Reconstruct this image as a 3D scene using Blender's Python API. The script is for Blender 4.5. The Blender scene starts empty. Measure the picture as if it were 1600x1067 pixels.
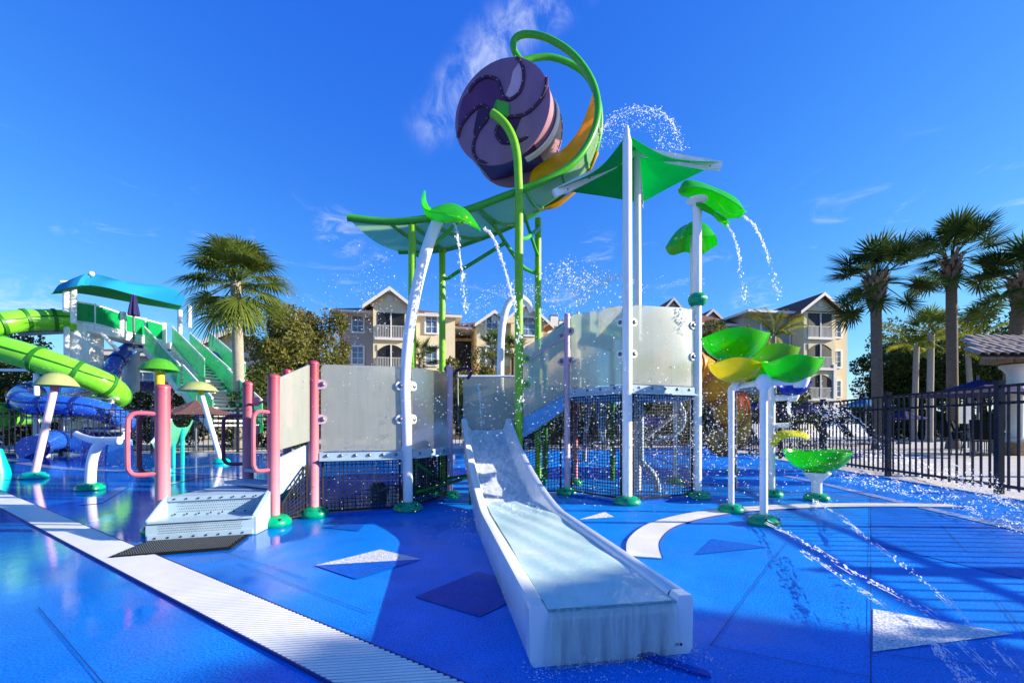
import bpy, math, random
import numpy as np
from mathutils import Vector as V, Matrix

random.seed(7); np.random.seed(7)
R = math.radians
scene = bpy.context.scene
COL = scene.collection

# ---------------------------------------------------------------- camera
CAM_H, F_PX, HOR = 0.80, 700.0, 665.0
cam_d = bpy.data.cameras.new('camera'); cam = bpy.data.objects.new('camera', cam_d); COL.objects.link(cam)
cam.location = (0, 0, CAM_H); cam.rotation_euler = (R(90), 0, 0)
cam_d.sensor_width = 36.0; cam_d.lens = F_PX / 1600 * 36.0
cam_d.shift_y = (HOR - 533.5) / 1600.0
cam_d.clip_start = 0.05; cam_d.clip_end = 2000
scene.camera = cam

# ---------------------------------------------------------------- light
SUN_EL, SUN_AZ = 20.0, -3.0          # azimuth measured from +X towards +Y
world = bpy.data.worlds.new('World'); scene.world = world; world.use_nodes = True
wn, wl = world.node_tree.nodes, world.node_tree.links
wn.clear()
wout = wn.new('ShaderNodeOutputWorld'); wbg = wn.new('ShaderNodeBackground')
sky = wn.new('ShaderNodeTexSky'); sky.sky_type = 'NISHITA'; sky.sun_disc = False
sky.sun_elevation = R(SUN_EL); sky.sun_rotation = R(90 - SUN_AZ)
sky.air_density = 1.0; sky.dust_density = 0.25; sky.ozone_density = 3.0
# the photograph's deep-blue rendering of a clear sky: a tone curve per channel over the whole dome
sp0 = wn.new('ShaderNodeSeparateColor'); wl.new(sky.outputs[0], sp0.inputs[0])
hs = wn.new('ShaderNodeCombineColor')
for ch, (k, g, mx) in enumerate(((0.42, 1.50, 0.5), (0.47, 1.04, 0.56), (0.545, 0.36, 0.65))):
    q = None
    for op, val in (('MULTIPLY', 0.15), ('POWER', g), ('MULTIPLY', k), ('MINIMUM', mx), ('DIVIDE', 0.15)):
        n = wn.new('ShaderNodeMath'); n.operation = op; wl.new(sp0.outputs[ch] if q is None else q, n.inputs[0]); n.inputs[1].default_value = val; q = n.outputs[0]
    wl.new(q, hs.inputs[ch])
wtc = wn.new('ShaderNodeTexCoord')
def wmath(op, a, b=None):
    n = wn.new('ShaderNodeMath'); n.operation = op
    for i, x in enumerate((a, b)):
        if x is None: continue
        if isinstance(x, (int, float)): n.inputs[i].default_value = x
        else: wl.new(x, n.inputs[i])
    return n.outputs[0]
def wdot(vec):
    n = wn.new('ShaderNodeVectorMath'); n.operation = 'DOT_PRODUCT'
    wl.new(wtc.outputs['Generated'], n.inputs[0]); n.inputs[1].default_value = vec
    return n.outputs['Value']
def wramp(val, lo, hi):
    n = wn.new('ShaderNodeMapRange'); n.interpolation_type = 'SMOOTHSTEP'
    wl.new(val, n.inputs[0]); n.inputs[1].default_value = lo; n.inputs[2].default_value = hi
    return n.outputs[0]
def wnoise(scale, detail=8, stretch=(1, 1, 1), rough=0.6, dist=0.6):
    m = wn.new('ShaderNodeMapping'); m.inputs['Scale'].default_value = stretch
    wl.new(wtc.outputs['Generated'], m.inputs[0])
    n = wn.new('ShaderNodeTexNoise'); n.inputs['Scale'].default_value = scale; n.inputs['Detail'].default_value = detail
    n.inputs['Roughness'].default_value = rough; n.inputs['Distortion'].default_value = dist
    wl.new(m.outputs[0], n.inputs['Vector'])
    return n.outputs[0]
def pdir(px, py): return V(((px - 800) / F_PX, 1.0, (HOR - py) / F_PX)).normalized()
# a long thin cirrus streak, some small wisps low down
d1, d2 = pdir(690, 180), pdir(890, -40)
nrm = d1.cross(d2).normalized(); mid = (d1 + d2).normalized()
wisp = wnoise(11.0, 10, (1.9, 1.0, 1.3), 0.66, 0.5)
off = wmath('ADD', wdot(nrm), wmath('MULTIPLY', wmath('SUBTRACT', wnoise(3.0, 3), 0.5), 0.10))
streak = wmath('SUBTRACT', 1.0, wramp(wmath('ABSOLUTE', off), 0.0, 0.062))
streak = wmath('MULTIPLY', streak, wramp(wdot(mid), math.cos(R(13)), math.cos(R(7))))
streak = wmath('MULTIPLY', streak, wramp(wisp, 0.34, 0.80))
puffs = None
for (px_, py_), deg in (((530, 362), 3.2), ((935, 384), 2.6), ((18, 482), 4.5), ((880, 470), 2.6), ((1180, 470), 3.0)):
    b_ = wramp(wdot(pdir(px_, py_)), math.cos(R(deg)), math.cos(R(deg * .25)))
    puffs = b_ if puffs is None else wmath('MAXIMUM', puffs, b_)
puffs = wmath('MULTIPLY', puffs, wramp(wnoise(13.0, 10, (1.0, 1.0, 3.0), 0.68, 0.9), 0.44, 0.74))
elev = wdot(V((0, 0, 1)))
low = wmath('MULTIPLY', wramp(elev, 0.02, 0.10), wmath('SUBTRACT', 1.0, wramp(elev, 0.22, 0.48)))
low = wmath('MULTIPLY', low, wramp(wnoise(5.5, 10, (1.0, 1.0, 2.6), 0.66, 1.4), 0.56, 0.82))
cl = wmath('MINIMUM', wmath('ADD', wmath('ADD', wmath('MULTIPLY', streak, 0.66), wmath('MULTIPLY', puffs, 0.36)), wmath('MULTIPLY', low, 0.6)), 0.9)
mixc = wn.new('ShaderNodeMixRGB'); wl.new(cl, mixc.inputs[0]); wl.new(hs.outputs[0], mixc.inputs[1])
mixc.inputs[2].default_value = (2.9, 3.15, 3.5, 1)
wl.new(mixc.outputs[0], wbg.inputs['Color']); wbg.inputs['Strength'].default_value = 0.15
wl.new(wbg.outputs[0], wout.inputs['Surface'])

sun_d = bpy.data.lights.new('sun', 'SUN'); sun = bpy.data.objects.new('sun', sun_d); COL.objects.link(sun)
sun_d.energy = 5.0; sun_d.angle = R(0.5); sun_d.color = (1.0, 0.90, 0.72)
SUN_DIR = V((math.cos(R(SUN_EL)) * math.cos(R(SUN_AZ)), math.cos(R(SUN_EL)) * math.sin(R(SUN_AZ)), math.sin(R(SUN_EL))))
sun.rotation_euler = SUN_DIR.to_track_quat('Z', 'Y').to_euler()
sun.location = (20, 0, 12)
vs = scene.view_settings
vs.view_transform = 'Standard'; vs.look = 'None'; vs.exposure = 1.2; vs.gamma = 1.0; vs.use_curve_mapping = False
scene.cycles.use_denoising = True
scene.cycles.max_bounces = 10; scene.cycles.transparent_max_bounces = 16
scene.cycles.caustics_reflective = False; scene.cycles.caustics_refractive = False
scene.cycles.sample_clamp_indirect = 6.0

# ---------------------------------------------------------------- materials
MAT = {}
def nodes_of(name):
    m = bpy.data.materials.new(name); m.use_nodes = True; MAT[name] = m
    nt = m.node_tree; nt.nodes.clear()
    out = nt.nodes.new('ShaderNodeOutputMaterial')
    return m, nt, out
def nd(nt, typ, **kw):
    n = nt.nodes.new(typ)
    for k, v in kw.items():
        if hasattr(n, k) and not k[0].isupper(): setattr(n, k, v)
        else: n.inputs[k].default_value = v
    return n
def c4(c): return (c[0], c[1], c[2], 1.0)
def noise(nt, scale, detail=4, rough=0.55, dist=0.0, coord='Object', stretch=None):
    tc = nt.nodes.new('ShaderNodeTexCoord')
    n = nd(nt, 'ShaderNodeTexNoise', Scale=scale, Detail=detail, Roughness=rough, Distortion=dist)
    if stretch:
        mp = nd(nt, 'ShaderNodeMapping', Scale=stretch); nt.links.new(tc.outputs[coord], mp.inputs[0]); nt.links.new(mp.outputs[0], n.inputs['Vector'])
    else: nt.links.new(tc.outputs[coord], n.inputs['Vector'])
    return n.outputs[0]
def ramp(nt, val, stops):
    r = nt.nodes.new('ShaderNodeValToRGB'); e = r.color_ramp.elements
    while len(e) < len(stops): e.new(0.5)
    for el, (p, c) in zip(e, stops):
        el.position = p; el.color = c4(c) if len(c) == 3 else c
    nt.links.new(val, r.inputs[0]); return r.outputs[0]
def mrange(nt, val, a, b, c, d):
    n = nt.nodes.new('ShaderNodeMapRange')
    nt.links.new(val, n.inputs[0])
    for i, x in enumerate((a, b, c, d)): n.inputs[i + 1].default_value = x
    return n.outputs[0]
def bump(nt, val, strength=0.2, dist=0.01):
    b = nd(nt, 'ShaderNodeBump', Strength=strength, Distance=dist); nt.links.new(val, b.inputs['Height']); return b.outputs[0]
def mul(c, k): return tuple(min(1.0, x * k) for x in c)

def paint(name, col, rough=0.4, metal=0.0, var=0.12, scale=6.0, bmp=0.05, bscale=60, trans=0.0, coat=0.0, stretch=None, spec=0.32):
    """a coloured surface with uneven tone and fine relief; trans = share of light let through"""
    m, nt, out = nodes_of(name)
    p = nd(nt, 'ShaderNodeBsdfPrincipled', Roughness=rough, Metallic=metal)
    p.inputs['Coat Weight'].default_value = coat; p.inputs['Specular IOR Level'].default_value = spec
    nz = noise(nt, scale, 5, 0.6, stretch=stretch)
    c = ramp(nt, nz, [(0.28, mul(col, 1 - var)), (0.72, mul(col, 1 + var))])
    nt.links.new(c, p.inputs['Base Color'])
    nt.links.new(mrange(nt, nz, 0.3, 0.7, max(0.02, rough - 0.08), min(1, rough + 0.1)), p.inputs['Roughness'])
    if bmp: nt.links.new(bump(nt, noise(nt, bscale, 3), bmp), p.inputs['Normal'])
    if trans:
        t = nd(nt, 'ShaderNodeBsdfTranslucent'); nt.links.new(c, t.inputs['Color'])
        mx = nd(nt, 'ShaderNodeMixShader', Fac=trans); nt.links.new(p.outputs[0], mx.inputs[1]); nt.links.new(t.outputs[0], mx.inputs[2])
        nt.links.new(mx.outputs[0], out.inputs[0])
    else: nt.links.new(p.outputs[0], out.inputs[0])
    return m

# wet play surface: rubber granules, puddled water film in patches
def rubber(name, col, var=0.2, wet=1.0):
    m, nt, out = nodes_of(name)
    p = nd(nt, 'ShaderNodeBsdfPrincipled', IOR=1.4)
    big = noise(nt, 0.55, 4, 0.6, 0.4)
    mid_ = noise(nt, 3.0, 5, 0.65)
    gran = noise(nt, 120.0, 2, 0.7)
    a = ramp(nt, mid_, [(0.25, mul(col, 1 - var)), (0.75, mul(col, 1 + var))])
    g = ramp(nt, gran, [(0.36, (0.30, 0.42, 0.62)), (0.50, (0.85, 0.90, 0.95)), (0.64, (1.9, 1.55, 1.2))])  # granule tone; the bright speckles also put wet sun sparkle into the colour
    mm = nd(nt, 'ShaderNodeMixRGB', blend_type='MULTIPLY', Fac=0.8); nt.links.new(a, mm.inputs[1]); nt.links.new(g, mm.inputs[2])
    # more standing water towards the low side of the pad (left)
    tc = nt.nodes.new('ShaderNodeTexCoord'); sx = nt.nodes.new('ShaderNodeSeparateXYZ'); nt.links.new(tc.outputs['Object'], sx.inputs[0])
    lowside = mrange(nt, sx.outputs[0], -0.9, -2.2, 0.0, 0.33)
    s = nd(nt, 'ShaderNodeMath', operation='ADD'); nt.links.new(big, s.inputs[0]); nt.links.new(lowside, s.inputs[1])
    film = mrange(nt, s.outputs[0], 0.50, 0.68, 0.0, wet)
    # scuffed, sun-bleached patches; damp rubber is deeper in colour
    sc = noise(nt, 1.7, 7, 0.72, 0.8); m2 = nt.nodes.new('ShaderNodeMixRGB'); nt.links.new(mrange(nt, sc, 0.50, 0.74, 0.0, 0.30), m2.inputs[0])
    nt.links.new(mm.outputs[0], m2.inputs[1]); m2.inputs[2].default_value = c4(tuple(min(1, x * 1.1 + .05) for x in col))
    m3 = nd(nt, 'ShaderNodeMixRGB', blend_type='MULTIPLY'); m3.inputs[2].default_value = (0.5, 0.62, 0.80, 1)
    nt.links.new(mrange(nt, film, 0.25, 0.9, 0.0, 0.75), m3.inputs[0]); nt.links.new(m2.outputs[0], m3.inputs[1]); nt.links.new(m3.outputs[0], p.inputs['Base Color'])
    nt.links.new(mrange(nt, film, 0.0, 1.0, 0.16, 0.6), p.inputs['Specular IOR Level'])
    ro = mrange(nt, film, 0.0, 1.0, 0.46, 0.07); nt.links.new(ro, p.inputs['Roughness'])
    inv = mrange(nt, film, 0.0, 1.0, 0.8, 0.03)
    b1 = nd(nt, 'ShaderNodeBump', Distance=0.004); nt.links.new(gran, b1.inputs['Height']); nt.links.new(inv, b1.inputs['Strength'])
    rip = noise(nt, 11.0, 3, 0.5, 0.6)
    b2 = nd(nt, 'ShaderNodeBump', Distance=0.01, Strength=0.055); nt.links.new(rip, b2.inputs['Height']); nt.links.new(b1.outputs[0], b2.inputs['Normal'])
    nt.links.new(b2.outputs[0], p.inputs['Normal'])
    nt.links.new(p.outputs[0], out.inputs[0]); return m
rubber('rubber_blue', (0.0005, 0.20, 0.72))
rubber('rubber_navy', (0.0005, 0.060, 0.38))
rubber('rubber_mid', (0.0005, 0.105, 0.54))
rubber('rubber_deep', (0.0005, 0.135, 0.60))
rubber('rubber_grey', (0.60, 0.63, 0.68), 0.1)
rubber('rubber_stripe', (0.25, 0.36, 0.62), 0.1)
paint('seam', (0.004, 0.03, 0.2), 0.6)
paint('drain_white', (0.80, 0.79, 0.75), 0.4, var=0.07, scale=4)
paint('drain_pit', (0.10, 0.10, 0.11), 0.7)

# pink posts, bleached and scaled pale towards the ground
def pink(name, top, low):
    m, nt, out = nodes_of(name)
    p = nd(nt, 'ShaderNodeBsdfPrincipled', Roughness=0.42)
    tc = nt.nodes.new('ShaderNodeTexCoord'); sx = nt.nodes.new('ShaderNodeSeparateXYZ'); nt.links.new(tc.outputs['Object'], sx.inputs[0])
    nz = noise(nt, 9, 5, 0.65, stretch=(1, 1, 0.35))
    s = nd(nt, 'ShaderNodeMath', operation='MULTIPLY_ADD'); nt.links.new(nz, s.inputs[0]); s.inputs[1].default_value = 0.5; nt.links.new(sx.outputs[2], s.inputs[2])
    c = ramp(nt, mrange(nt, s.outputs[0], 0.35, 1.55, 0, 1), [(0.0, low), (0.45, tuple((a + b) / 2 for a, b in zip(top, low))), (1.0, top)])
    nt.links.new(c, p.inputs['Base Color']); nt.links.new(mrange(nt, nz, 0.3, 0.7, 0.32, 0.6), p.inputs['Roughness'])
    nt.links.new(bump(nt, noise(nt, 70, 3), 0.06), p.inputs['Normal'])
    nt.links.new(p.outputs[0], out.inputs[0])
pink('pink', (0.34, 0.030, 0.065), (0.60, 0.25, 0.29))
pink('mauve', (0.55, 0.36, 0.44), (0.62, 0.50, 0.55))
paint('pink_handle', (0.52, 0.13, 0.17), 0.4)
paint('maroon', (0.16, 0.03, 0.05), 0.4)
paint('white_paint', (0.80, 0.79, 0.77), 0.35, var=0.09, scale=11, stretch=(1, 1, 0.12))
paint('steel_blue', (0.33, 0.45, 0.54), 0.38, var=0.12, scale=5, stretch=(1, 1, 0.4))
paint('steel_dark', (0.10, 0.12, 0.14), 0.45)
paint('bolt', (0.16, 0.15, 0.16), 0.35, 0.8)
paint('bolt_dark', (0.03, 0.02, 0.025), 0.5)
paint('lime', (0.19, 0.50, 0.012), 0.33, var=0.10, coat=0.2)
paint('tube_green', (0.05, 0.36, 0.015), 0.33, var=0.08, coat=0.2)
paint('dome_green', (0.0, 0.30, 0.14), 0.25, var=0.12, scale=14)
paint('dome_teal', (0.0, 0.42, 0.33), 0.3)
paint('leaf_green', (0.055, 0.68, 0.010), 0.16, var=0.10, trans=0.5, coat=0.4)
paint('leaf_olive', (0.22, 0.55, 0.02), 0.2, trans=0.5, coat=0.3)
paint('leaf_yellow', (0.80, 0.72, 0.010), 0.18, trans=0.5, coat=0.4)
paint('leaf_blue', (0.01, 0.03, 0.42), 0.2, trans=0.3, coat=0.4)
paint('cap_green', (0.10, 0.48, 0.03), 0.3, trans=0.4)
paint('cap_faded', (0.50, 0.56, 0.22), 0.4, trans=0.4)
paint('stem_yellow', (0.72, 0.52, 0.02), 0.4)
paint('stem_pink', (0.80, 0.52, 0.52), 0.4)
paint('orange_tube', (0.92, 0.46, 0.015), 0.3, var=0.1, trans=0.42)
paint('orange_band', (0.36, 0.13, 0.01), 0.5)
paint('yellow_sheet', (0.90, 0.50, 0.006), 0.3, trans=0.5)
paint('orange_red', (0.62, 0.09, 0.03), 0.4)
paint('purple', (0.28, 0.135, 0.22), 0.36, var=0.22, scale=2.2, stretch=(1, 1, 0.3), trans=0.12)
paint('purple_side', (0.34, 0.17, 0.23), 0.4, var=0.2, scale=2.5, trans=0.12)
paint('purple_deep', (0.12, 0.03, 0.105), 0.35, var=0.3, scale=3, stretch=(1, 1, 0.3))
paint('purple_pale', (0.56, 0.34, 0.42), 0.4, var=0.15, scale=3, stretch=(1, 1, 0.3))
paint('purple_rib', (0.055, 0.012, 0.05), 0.4)
paint('bucket_lip', (0.86, 0.76, 0.72), 0.4)
paint('fabric_green', (0.004, 0.50, 0.17), 0.8, var=0.06, bmp=0.2, bscale=300, trans=0.72)
paint('fabric_blue', (0.006, 0.25, 0.52), 0.8, var=0.05, trans=0.2)
paint('fabric_under', (0.03, 0.42, 0.12), 0.8, var=0.08, trans=0.45)
paint('fabric_navy', (0.025, 0.02, 0.12), 0.8, trans=0.15)
paint('fabric_sky', (0.06, 0.28, 0.55), 0.8, trans=0.3)
paint('fabric_brown', (0.14, 0.07, 0.06), 0.8, trans=0.1)
paint('net', (0.012, 0.012, 0.014), 0.7, bmp=0)
paint('fence', (0.018, 0.018, 0.03), 0.28, var=0.2)
paint('mat_black', (0.010, 0.010, 0.010), 0.85, spec=0.1)
paint('slide_white', (0.74, 0.77, 0.78), 0.22, var=0.04, scale=3, coat=0.3)
paint('tube_lime', (0.16, 0.58, 0.02), 0.25, var=0.06, coat=0.4)
paint('tube_blue', (0.012, 0.085, 0.46), 0.25, var=0.1, coat=0.4)
paint('tube_flange_green', (0.02, 0.16, 0.01), 0.4)
paint('tube_flange_blue', (0.005, 0.02, 0.16), 0.4)
paint('runout_blue', (0.08, 0.32, 0.62), 0.3)
paint('panel_green', (0.01, 0.50, 0.16), 0.3, trans=0.55)
paint('panel_teal', (0.16, 0.62, 0.38), 0.3, trans=0.5)
paint('concrete', (0.50, 0.47, 0.43), 0.8, var=0.12, scale=3, bmp=0.15, bscale=40)
paint('soil', (0.06, 0.055, 0.04), 0.9, var=0.3)
paint('stucco', (0.80, 0.66, 0.42), 0.9, var=0.05, scale=1.5, bmp=0.15, bscale=30)
paint('stucco_orange', (0.72, 0.46, 0.19), 0.85, var=0.05, bmp=0.15, bscale=30)
paint('stucco_grey_shade', (0.40, 0.39, 0.37), 0.85, var=0.05, bmp=0.15, bscale=30)  # grey puts the shade of the tan blocks' receding walls into the colour
paint('trim', (0.74, 0.71, 0.65), 0.6, var=0.04)
paint('roof', (0.17, 0.075, 0.045), 0.8, var=0.35, scale=5, bmp=0.5, bscale=14)
paint('screen', (0.020, 0.019, 0.020), 0.5, var=0.4, scale=1.2)
paint('railing', (0.50, 0.49, 0.47), 0.5)
paint('frame', (0.85, 0.85, 0.83), 0.4)
paint('tile', (0.34, 0.27, 0.23), 0.7, var=0.35, scale=9)
paint('stone', (0.30, 0.20, 0.11), 0.8, var=0.35, scale=10, bmp=0.3, bscale=20)
paint('column', (0.78, 0.75, 0.66), 0.5, var=0.05)
paint('trunk', (0.15, 0.115, 0.085), 0.9, var=0.35, scale=8, bmp=0.6, bscale=18, stretch=(1, 1, 3))
paint('trunk_pale', (0.30, 0.27, 0.22), 0.9, var=0.2, scale=8, bmp=0.4, bscale=18, stretch=(1, 1, 3))
paint('boots', (0.20, 0.14, 0.09), 0.9, var=0.4, scale=12, bmp=0.5)
paint('bark', (0.10, 0.075, 0.055), 0.95, var=0.3)
def leaves(name, a, b, trans=0.4):
    m, nt, out = nodes_of(name)
    geo = nt.nodes.new('ShaderNodeNewGeometry')
    oi = nt.nodes.new('ShaderNodeObjectInfo')
    av = nd(nt, 'ShaderNodeMath', operation='MULTIPLY_ADD'); nt.links.new(geo.outputs['Random Per Island'], av.inputs[0]); av.inputs[1].default_value = 0.65
    k = nd(nt, 'ShaderNodeMath', operation='MULTIPLY'); nt.links.new(oi.outputs['Random'], k.inputs[0]); k.inputs[1].default_value = 0.35
    nt.links.new(k.outputs[0], av.inputs[2])
    c = ramp(nt, av.outputs[0], [(0.0, a), (1.0, b)])
    p = nd(nt, 'ShaderNodeBsdfPrincipled', Roughness=0.65); nt.links.new(c, p.inputs['Base Color']); p.inputs['Specular IOR Level'].default_value = 0.08
    t = nt.nodes.new('ShaderNodeBsdfTranslucent'); nt.links.new(c, t.inputs['Color'])
    mx = nd(nt, 'ShaderNodeMixShader', Fac=trans); nt.links.new(p.outputs[0], mx.inputs[1]); nt.links.new(t.outputs[0], mx.inputs[2])
    nt.links.new(mx.outputs[0], out.inputs[0])
leaves('frond_dark', (0.022, 0.045, 0.010), (0.09, 0.14, 0.03))
leaves('frond_mid', (0.055, 0.095, 0.013), (0.22, 0.27, 0.05))
leaves('frond_yellow', (0.16, 0.19, 0.02), (0.42, 0.42, 0.05))
leaves('leaf_dark', (0.022, 0.036, 0.008), (0.11, 0.14, 0.035), 0.35)
leaves('leaf_mid', (0.055, 0.068, 0.014), (0.24, 0.23, 0.06), 0.35)
leaves('leaf_rust', (0.16, 0.07, 0.025), (0.28, 0.16, 0.06), 0.35)

def frosted():
    m, nt, out = nodes_of('frosted')
    nz = noise(nt, 1.6, 4, 0.6, stretch=(1, 1, 0.6))
    c = ramp(nt, nz, [(0.3, (0.82, 0.85, 0.72)), (0.7, (0.93, 0.94, 0.84))])
    # dried runs and lime spots left by the spray
    runs = noise(nt, 16.0, 6, 0.7, 0.2, stretch=(1, 1, 0.07)); spots = noise(nt, 55.0, 3, 0.6)
    dm = nd(nt, 'ShaderNodeMixRGB', blend_type='MULTIPLY'); nt.links.new(mrange(nt, runs, 0.48, 0.75, 0.0, 0.55), dm.inputs[0]); nt.links.new(c, dm.inputs[1]); dm.inputs[2].default_value = (0.72, 0.76, 0.74, 1)
    dl = nt.nodes.new('ShaderNodeMixRGB'); nt.links.new(mrange(nt, spots, 0.66, 0.74, 0.0, 0.6), dl.inputs[0]); nt.links.new(dm.outputs[0], dl.inputs[1]); dl.inputs[2].default_value = (0.97, 0.97, 0.95, 1)
    c = dl.outputs[0]
    d = nt.nodes.new('ShaderNodeBsdfDiffuse'); t = nt.nodes.new('ShaderNodeBsdfTranslucent')
    nt.links.new(c, d.inputs['Color']); nt.links.new(c, t.inputs['Color'])
    a = nd(nt, 'ShaderNodeMixShader', Fac=0.5); nt.links.new(d.outputs[0], a.inputs[1]); nt.links.new(t.outputs[0], a.inputs[2])
    r = nd(nt, 'ShaderNodeBsdfRefraction', Roughness=0.24, IOR=1.10); r.inputs['Color'].default_value = (0.94, 0.97, 0.92, 1)
    b = nd(nt, 'ShaderNodeMixShader', Fac=0.50); nt.links.new(a.outputs[0], b.inputs[1]); nt.links.new(r.outputs[0], b.inputs[2])
    g = nd(nt, 'ShaderNodeBsdfGlossy', Roughness=0.22); fr = nd(nt, 'ShaderNodeFresnel', IOR=1.4)
    e = nt.nodes.new('ShaderNodeMixShader'); nt.links.new(fr.outputs[0], e.inputs[0]); nt.links.new(b.outputs[0], e.inputs[1]); nt.links.new(g.outputs[0], e.inputs[2])
    nt.links.new(e.outputs[0], out.inputs[0])
frosted()
def glass_dark():
    m, nt, out = nodes_of('pane')
    p = nd(nt, 'ShaderNodeBsdfPrincipled', Roughness=0.08); nz = noise(nt, 0.7, 3)
    nt.links.new(ramp(nt, nz, [(0.35, (0.05, 0.08, 0.13)), (0.7, (0.22, 0.30, 0.40))]), p.inputs['Base Color'])
    p.inputs['Specular IOR Level'].default_value = 0.9
    nt.links.new(p.outputs[0], out.inputs[0])
glass_dark()
def water_drop():
    m, nt, out = nodes_of('drops')
    d = nd(nt, 'ShaderNodeBsdfPrincipled', Roughness=0.08, IOR=1.33); d.inputs['Base Color'].default_value = (0.93, 0.96, 1, 1)
    t = nt.nodes.new('ShaderNodeBsdfTranslucent'); t.inputs['Color'].default_value = (0.95, 0.97, 1, 1)
    tr = nt.nodes.new('ShaderNodeBsdfTransparent')
    a = nd(nt, 'ShaderNodeMixShader', Fac=0.5); nt.links.new(d.outputs[0], a.inputs[1]); nt.links.new(t.outputs[0], a.inputs[2])
    b = nd(nt, 'ShaderNodeMixShader', Fac=0.40); nt.links.new(a.outputs[0], b.inputs[1]); nt.links.new(tr.outputs[0], b.inputs[2])
    nt.links.new(b.outputs[0], out.inputs[0])
water_drop()
def water_film(name, stretch, scale, lo, hi, opac, dist=0.5, bs=0.4, tint=(0.80, 0.95, 0.96)):
    m, nt, out = nodes_of(name)
    nz = noise(nt, scale, 7, 0.65, dist, stretch=stretch)
    tr = nt.nodes.new('ShaderNodeBsdfTransparent'); tr.inputs['Color'].default_value = c4(tint)
    w = nt.nodes.new('ShaderNodeBsdfDiffuse'); w.inputs['Color'].default_value = (0.90, 0.95, 0.96, 1)
    f = mrange(nt, nz, lo, hi, opac[0], opac[1])
    a = nt.nodes.new('ShaderNodeMixShader'); nt.links.new(f, a.inputs[0]); nt.links.new(tr.outputs[0], a.inputs[1]); nt.links.new(w.outputs[0], a.inputs[2])
    bn = bump(nt, nz, bs, 0.02)
    g = nd(nt, 'ShaderNodeBsdfGlossy', Roughness=0.06); nt.links.new(bn, g.inputs['Normal'])
    fr = nd(nt, 'ShaderNodeFresnel', IOR=1.33); nt.links.new(bn, fr.inputs['Normal'])
    e = nt.nodes.new('ShaderNodeMixShader'); nt.links.new(fr.outputs[0], e.inputs[0]); nt.links.new(a.outputs[0], e.inputs[1]); nt.links.new(g.outputs[0], e.inputs[2])
    nt.links.new(e.outputs[0], out.inputs[0])
def milky():
    m, nt, out = nodes_of('water_pool')
    nz = noise(nt, 6.0, 8, 0.68, 0.5, stretch=(1, 0.6, 1)); fine = noise(nt, 20.0, 4, 0.55, 0.8)
    c = ramp(nt, nz, [(0.30, (0.60, 0.87, 0.84)), (0.52, (0.72, 0.91, 0.88)), (0.76, (0.92, 0.97, 0.95))])
    p = nd(nt, 'ShaderNodeBsdfPrincipled', Roughness=0.05, IOR=1.33); nt.links.new(c, p.inputs['Base Color'])
    nt.links.new(bump(nt, fine, 0.14, 0.02), p.inputs['Normal'])
    t = nt.nodes.new('ShaderNodeBsdfTranslucent'); nt.links.new(c, t.inputs['Color'])
    mx = nd(nt, 'ShaderNodeMixShader', Fac=0.3); nt.links.new(p.outputs[0], mx.inputs[1]); nt.links.new(t.outputs[0], mx.inputs[2])
    nt.links.new(mx.outputs[0], out.inputs[0])
milky()
water_film('water_sheet', (1, 0.10, 0.10), 60.0, 0.42, 0.78, (0.02, 0.30), 0.2, 0.1, (0.96, 0.99, 0.99))
water_film('water_run', (1, 0.35, 0.35), 30.0, 0.30, 0.72, (0.45, 0.9), 0.2, 0.1, (0.95, 0.99, 0.99))
def skin():
    m, nt, out = nodes_of('skin')
    c = ramp(nt, noise(nt, 1.2, 3), [(0.3, (0.48, 0.70, 0.42)), (0.7, (0.62, 0.82, 0.52))])
    d = nt.nodes.new('ShaderNodeBsdfDiffuse'); t = nt.nodes.new('ShaderNodeBsdfTranslucent')
    nt.links.new(c, d.inputs['Color']); nt.links.new(c, t.inputs['Color'])
    a = nd(nt, 'ShaderNodeMixShader', Fac=0.65); nt.links.new(d.outputs[0], a.inputs[1]); nt.links.new(t.outputs[0], a.inputs[2])
    r = nt.nodes.new('ShaderNodeBsdfTransparent'); r.inputs['Color'].default_value = (0.74, 0.95, 0.70, 1)
    b = nd(nt, 'ShaderNodeMixShader', Fac=0.36); nt.links.new(a.outputs[0], b.inputs[1]); nt.links.new(r.outputs[0], b.inputs[2])
    nt.links.new(b.outputs[0], out.inputs[0])
skin()

# ---------------------------------------------------------------- mesh helpers
def P(px, py, y):                # a point at distance y in front of the viewpoint's plane
    return V(((px - 800) / F_PX * y, y, CAM_H + (HOR - py) / F_PX * y))
def Gd(px, py, z=0.0):           # a point on the ground
    y = CAM_H * F_PX / (py - HOR)
    return V(((px - 800) / F_PX * y, y, z))
def X(v): return V(v) if not isinstance(v, V) else v

def spline(pts, n=8):
    """Catmull-Rom through the points"""
    pts = [X(p) for p in pts]; out = []
    for i in range(len(pts) - 1):
        p0 = pts[max(i - 1, 0)]; p1 = pts[i]; p2 = pts[i + 1]; p3 = pts[min(i + 2, len(pts) - 1)]
        for k in range(n):
            t = k / n
            out.append(0.5 * ((2 * p1) + (p2 - p0) * t + (2 * p0 - 5 * p1 + 4 * p2 - p3) * t * t + (3 * p1 - p0 - 3 * p2 + p3) * t ** 3))
    out.append(pts[-1]); return out

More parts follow.
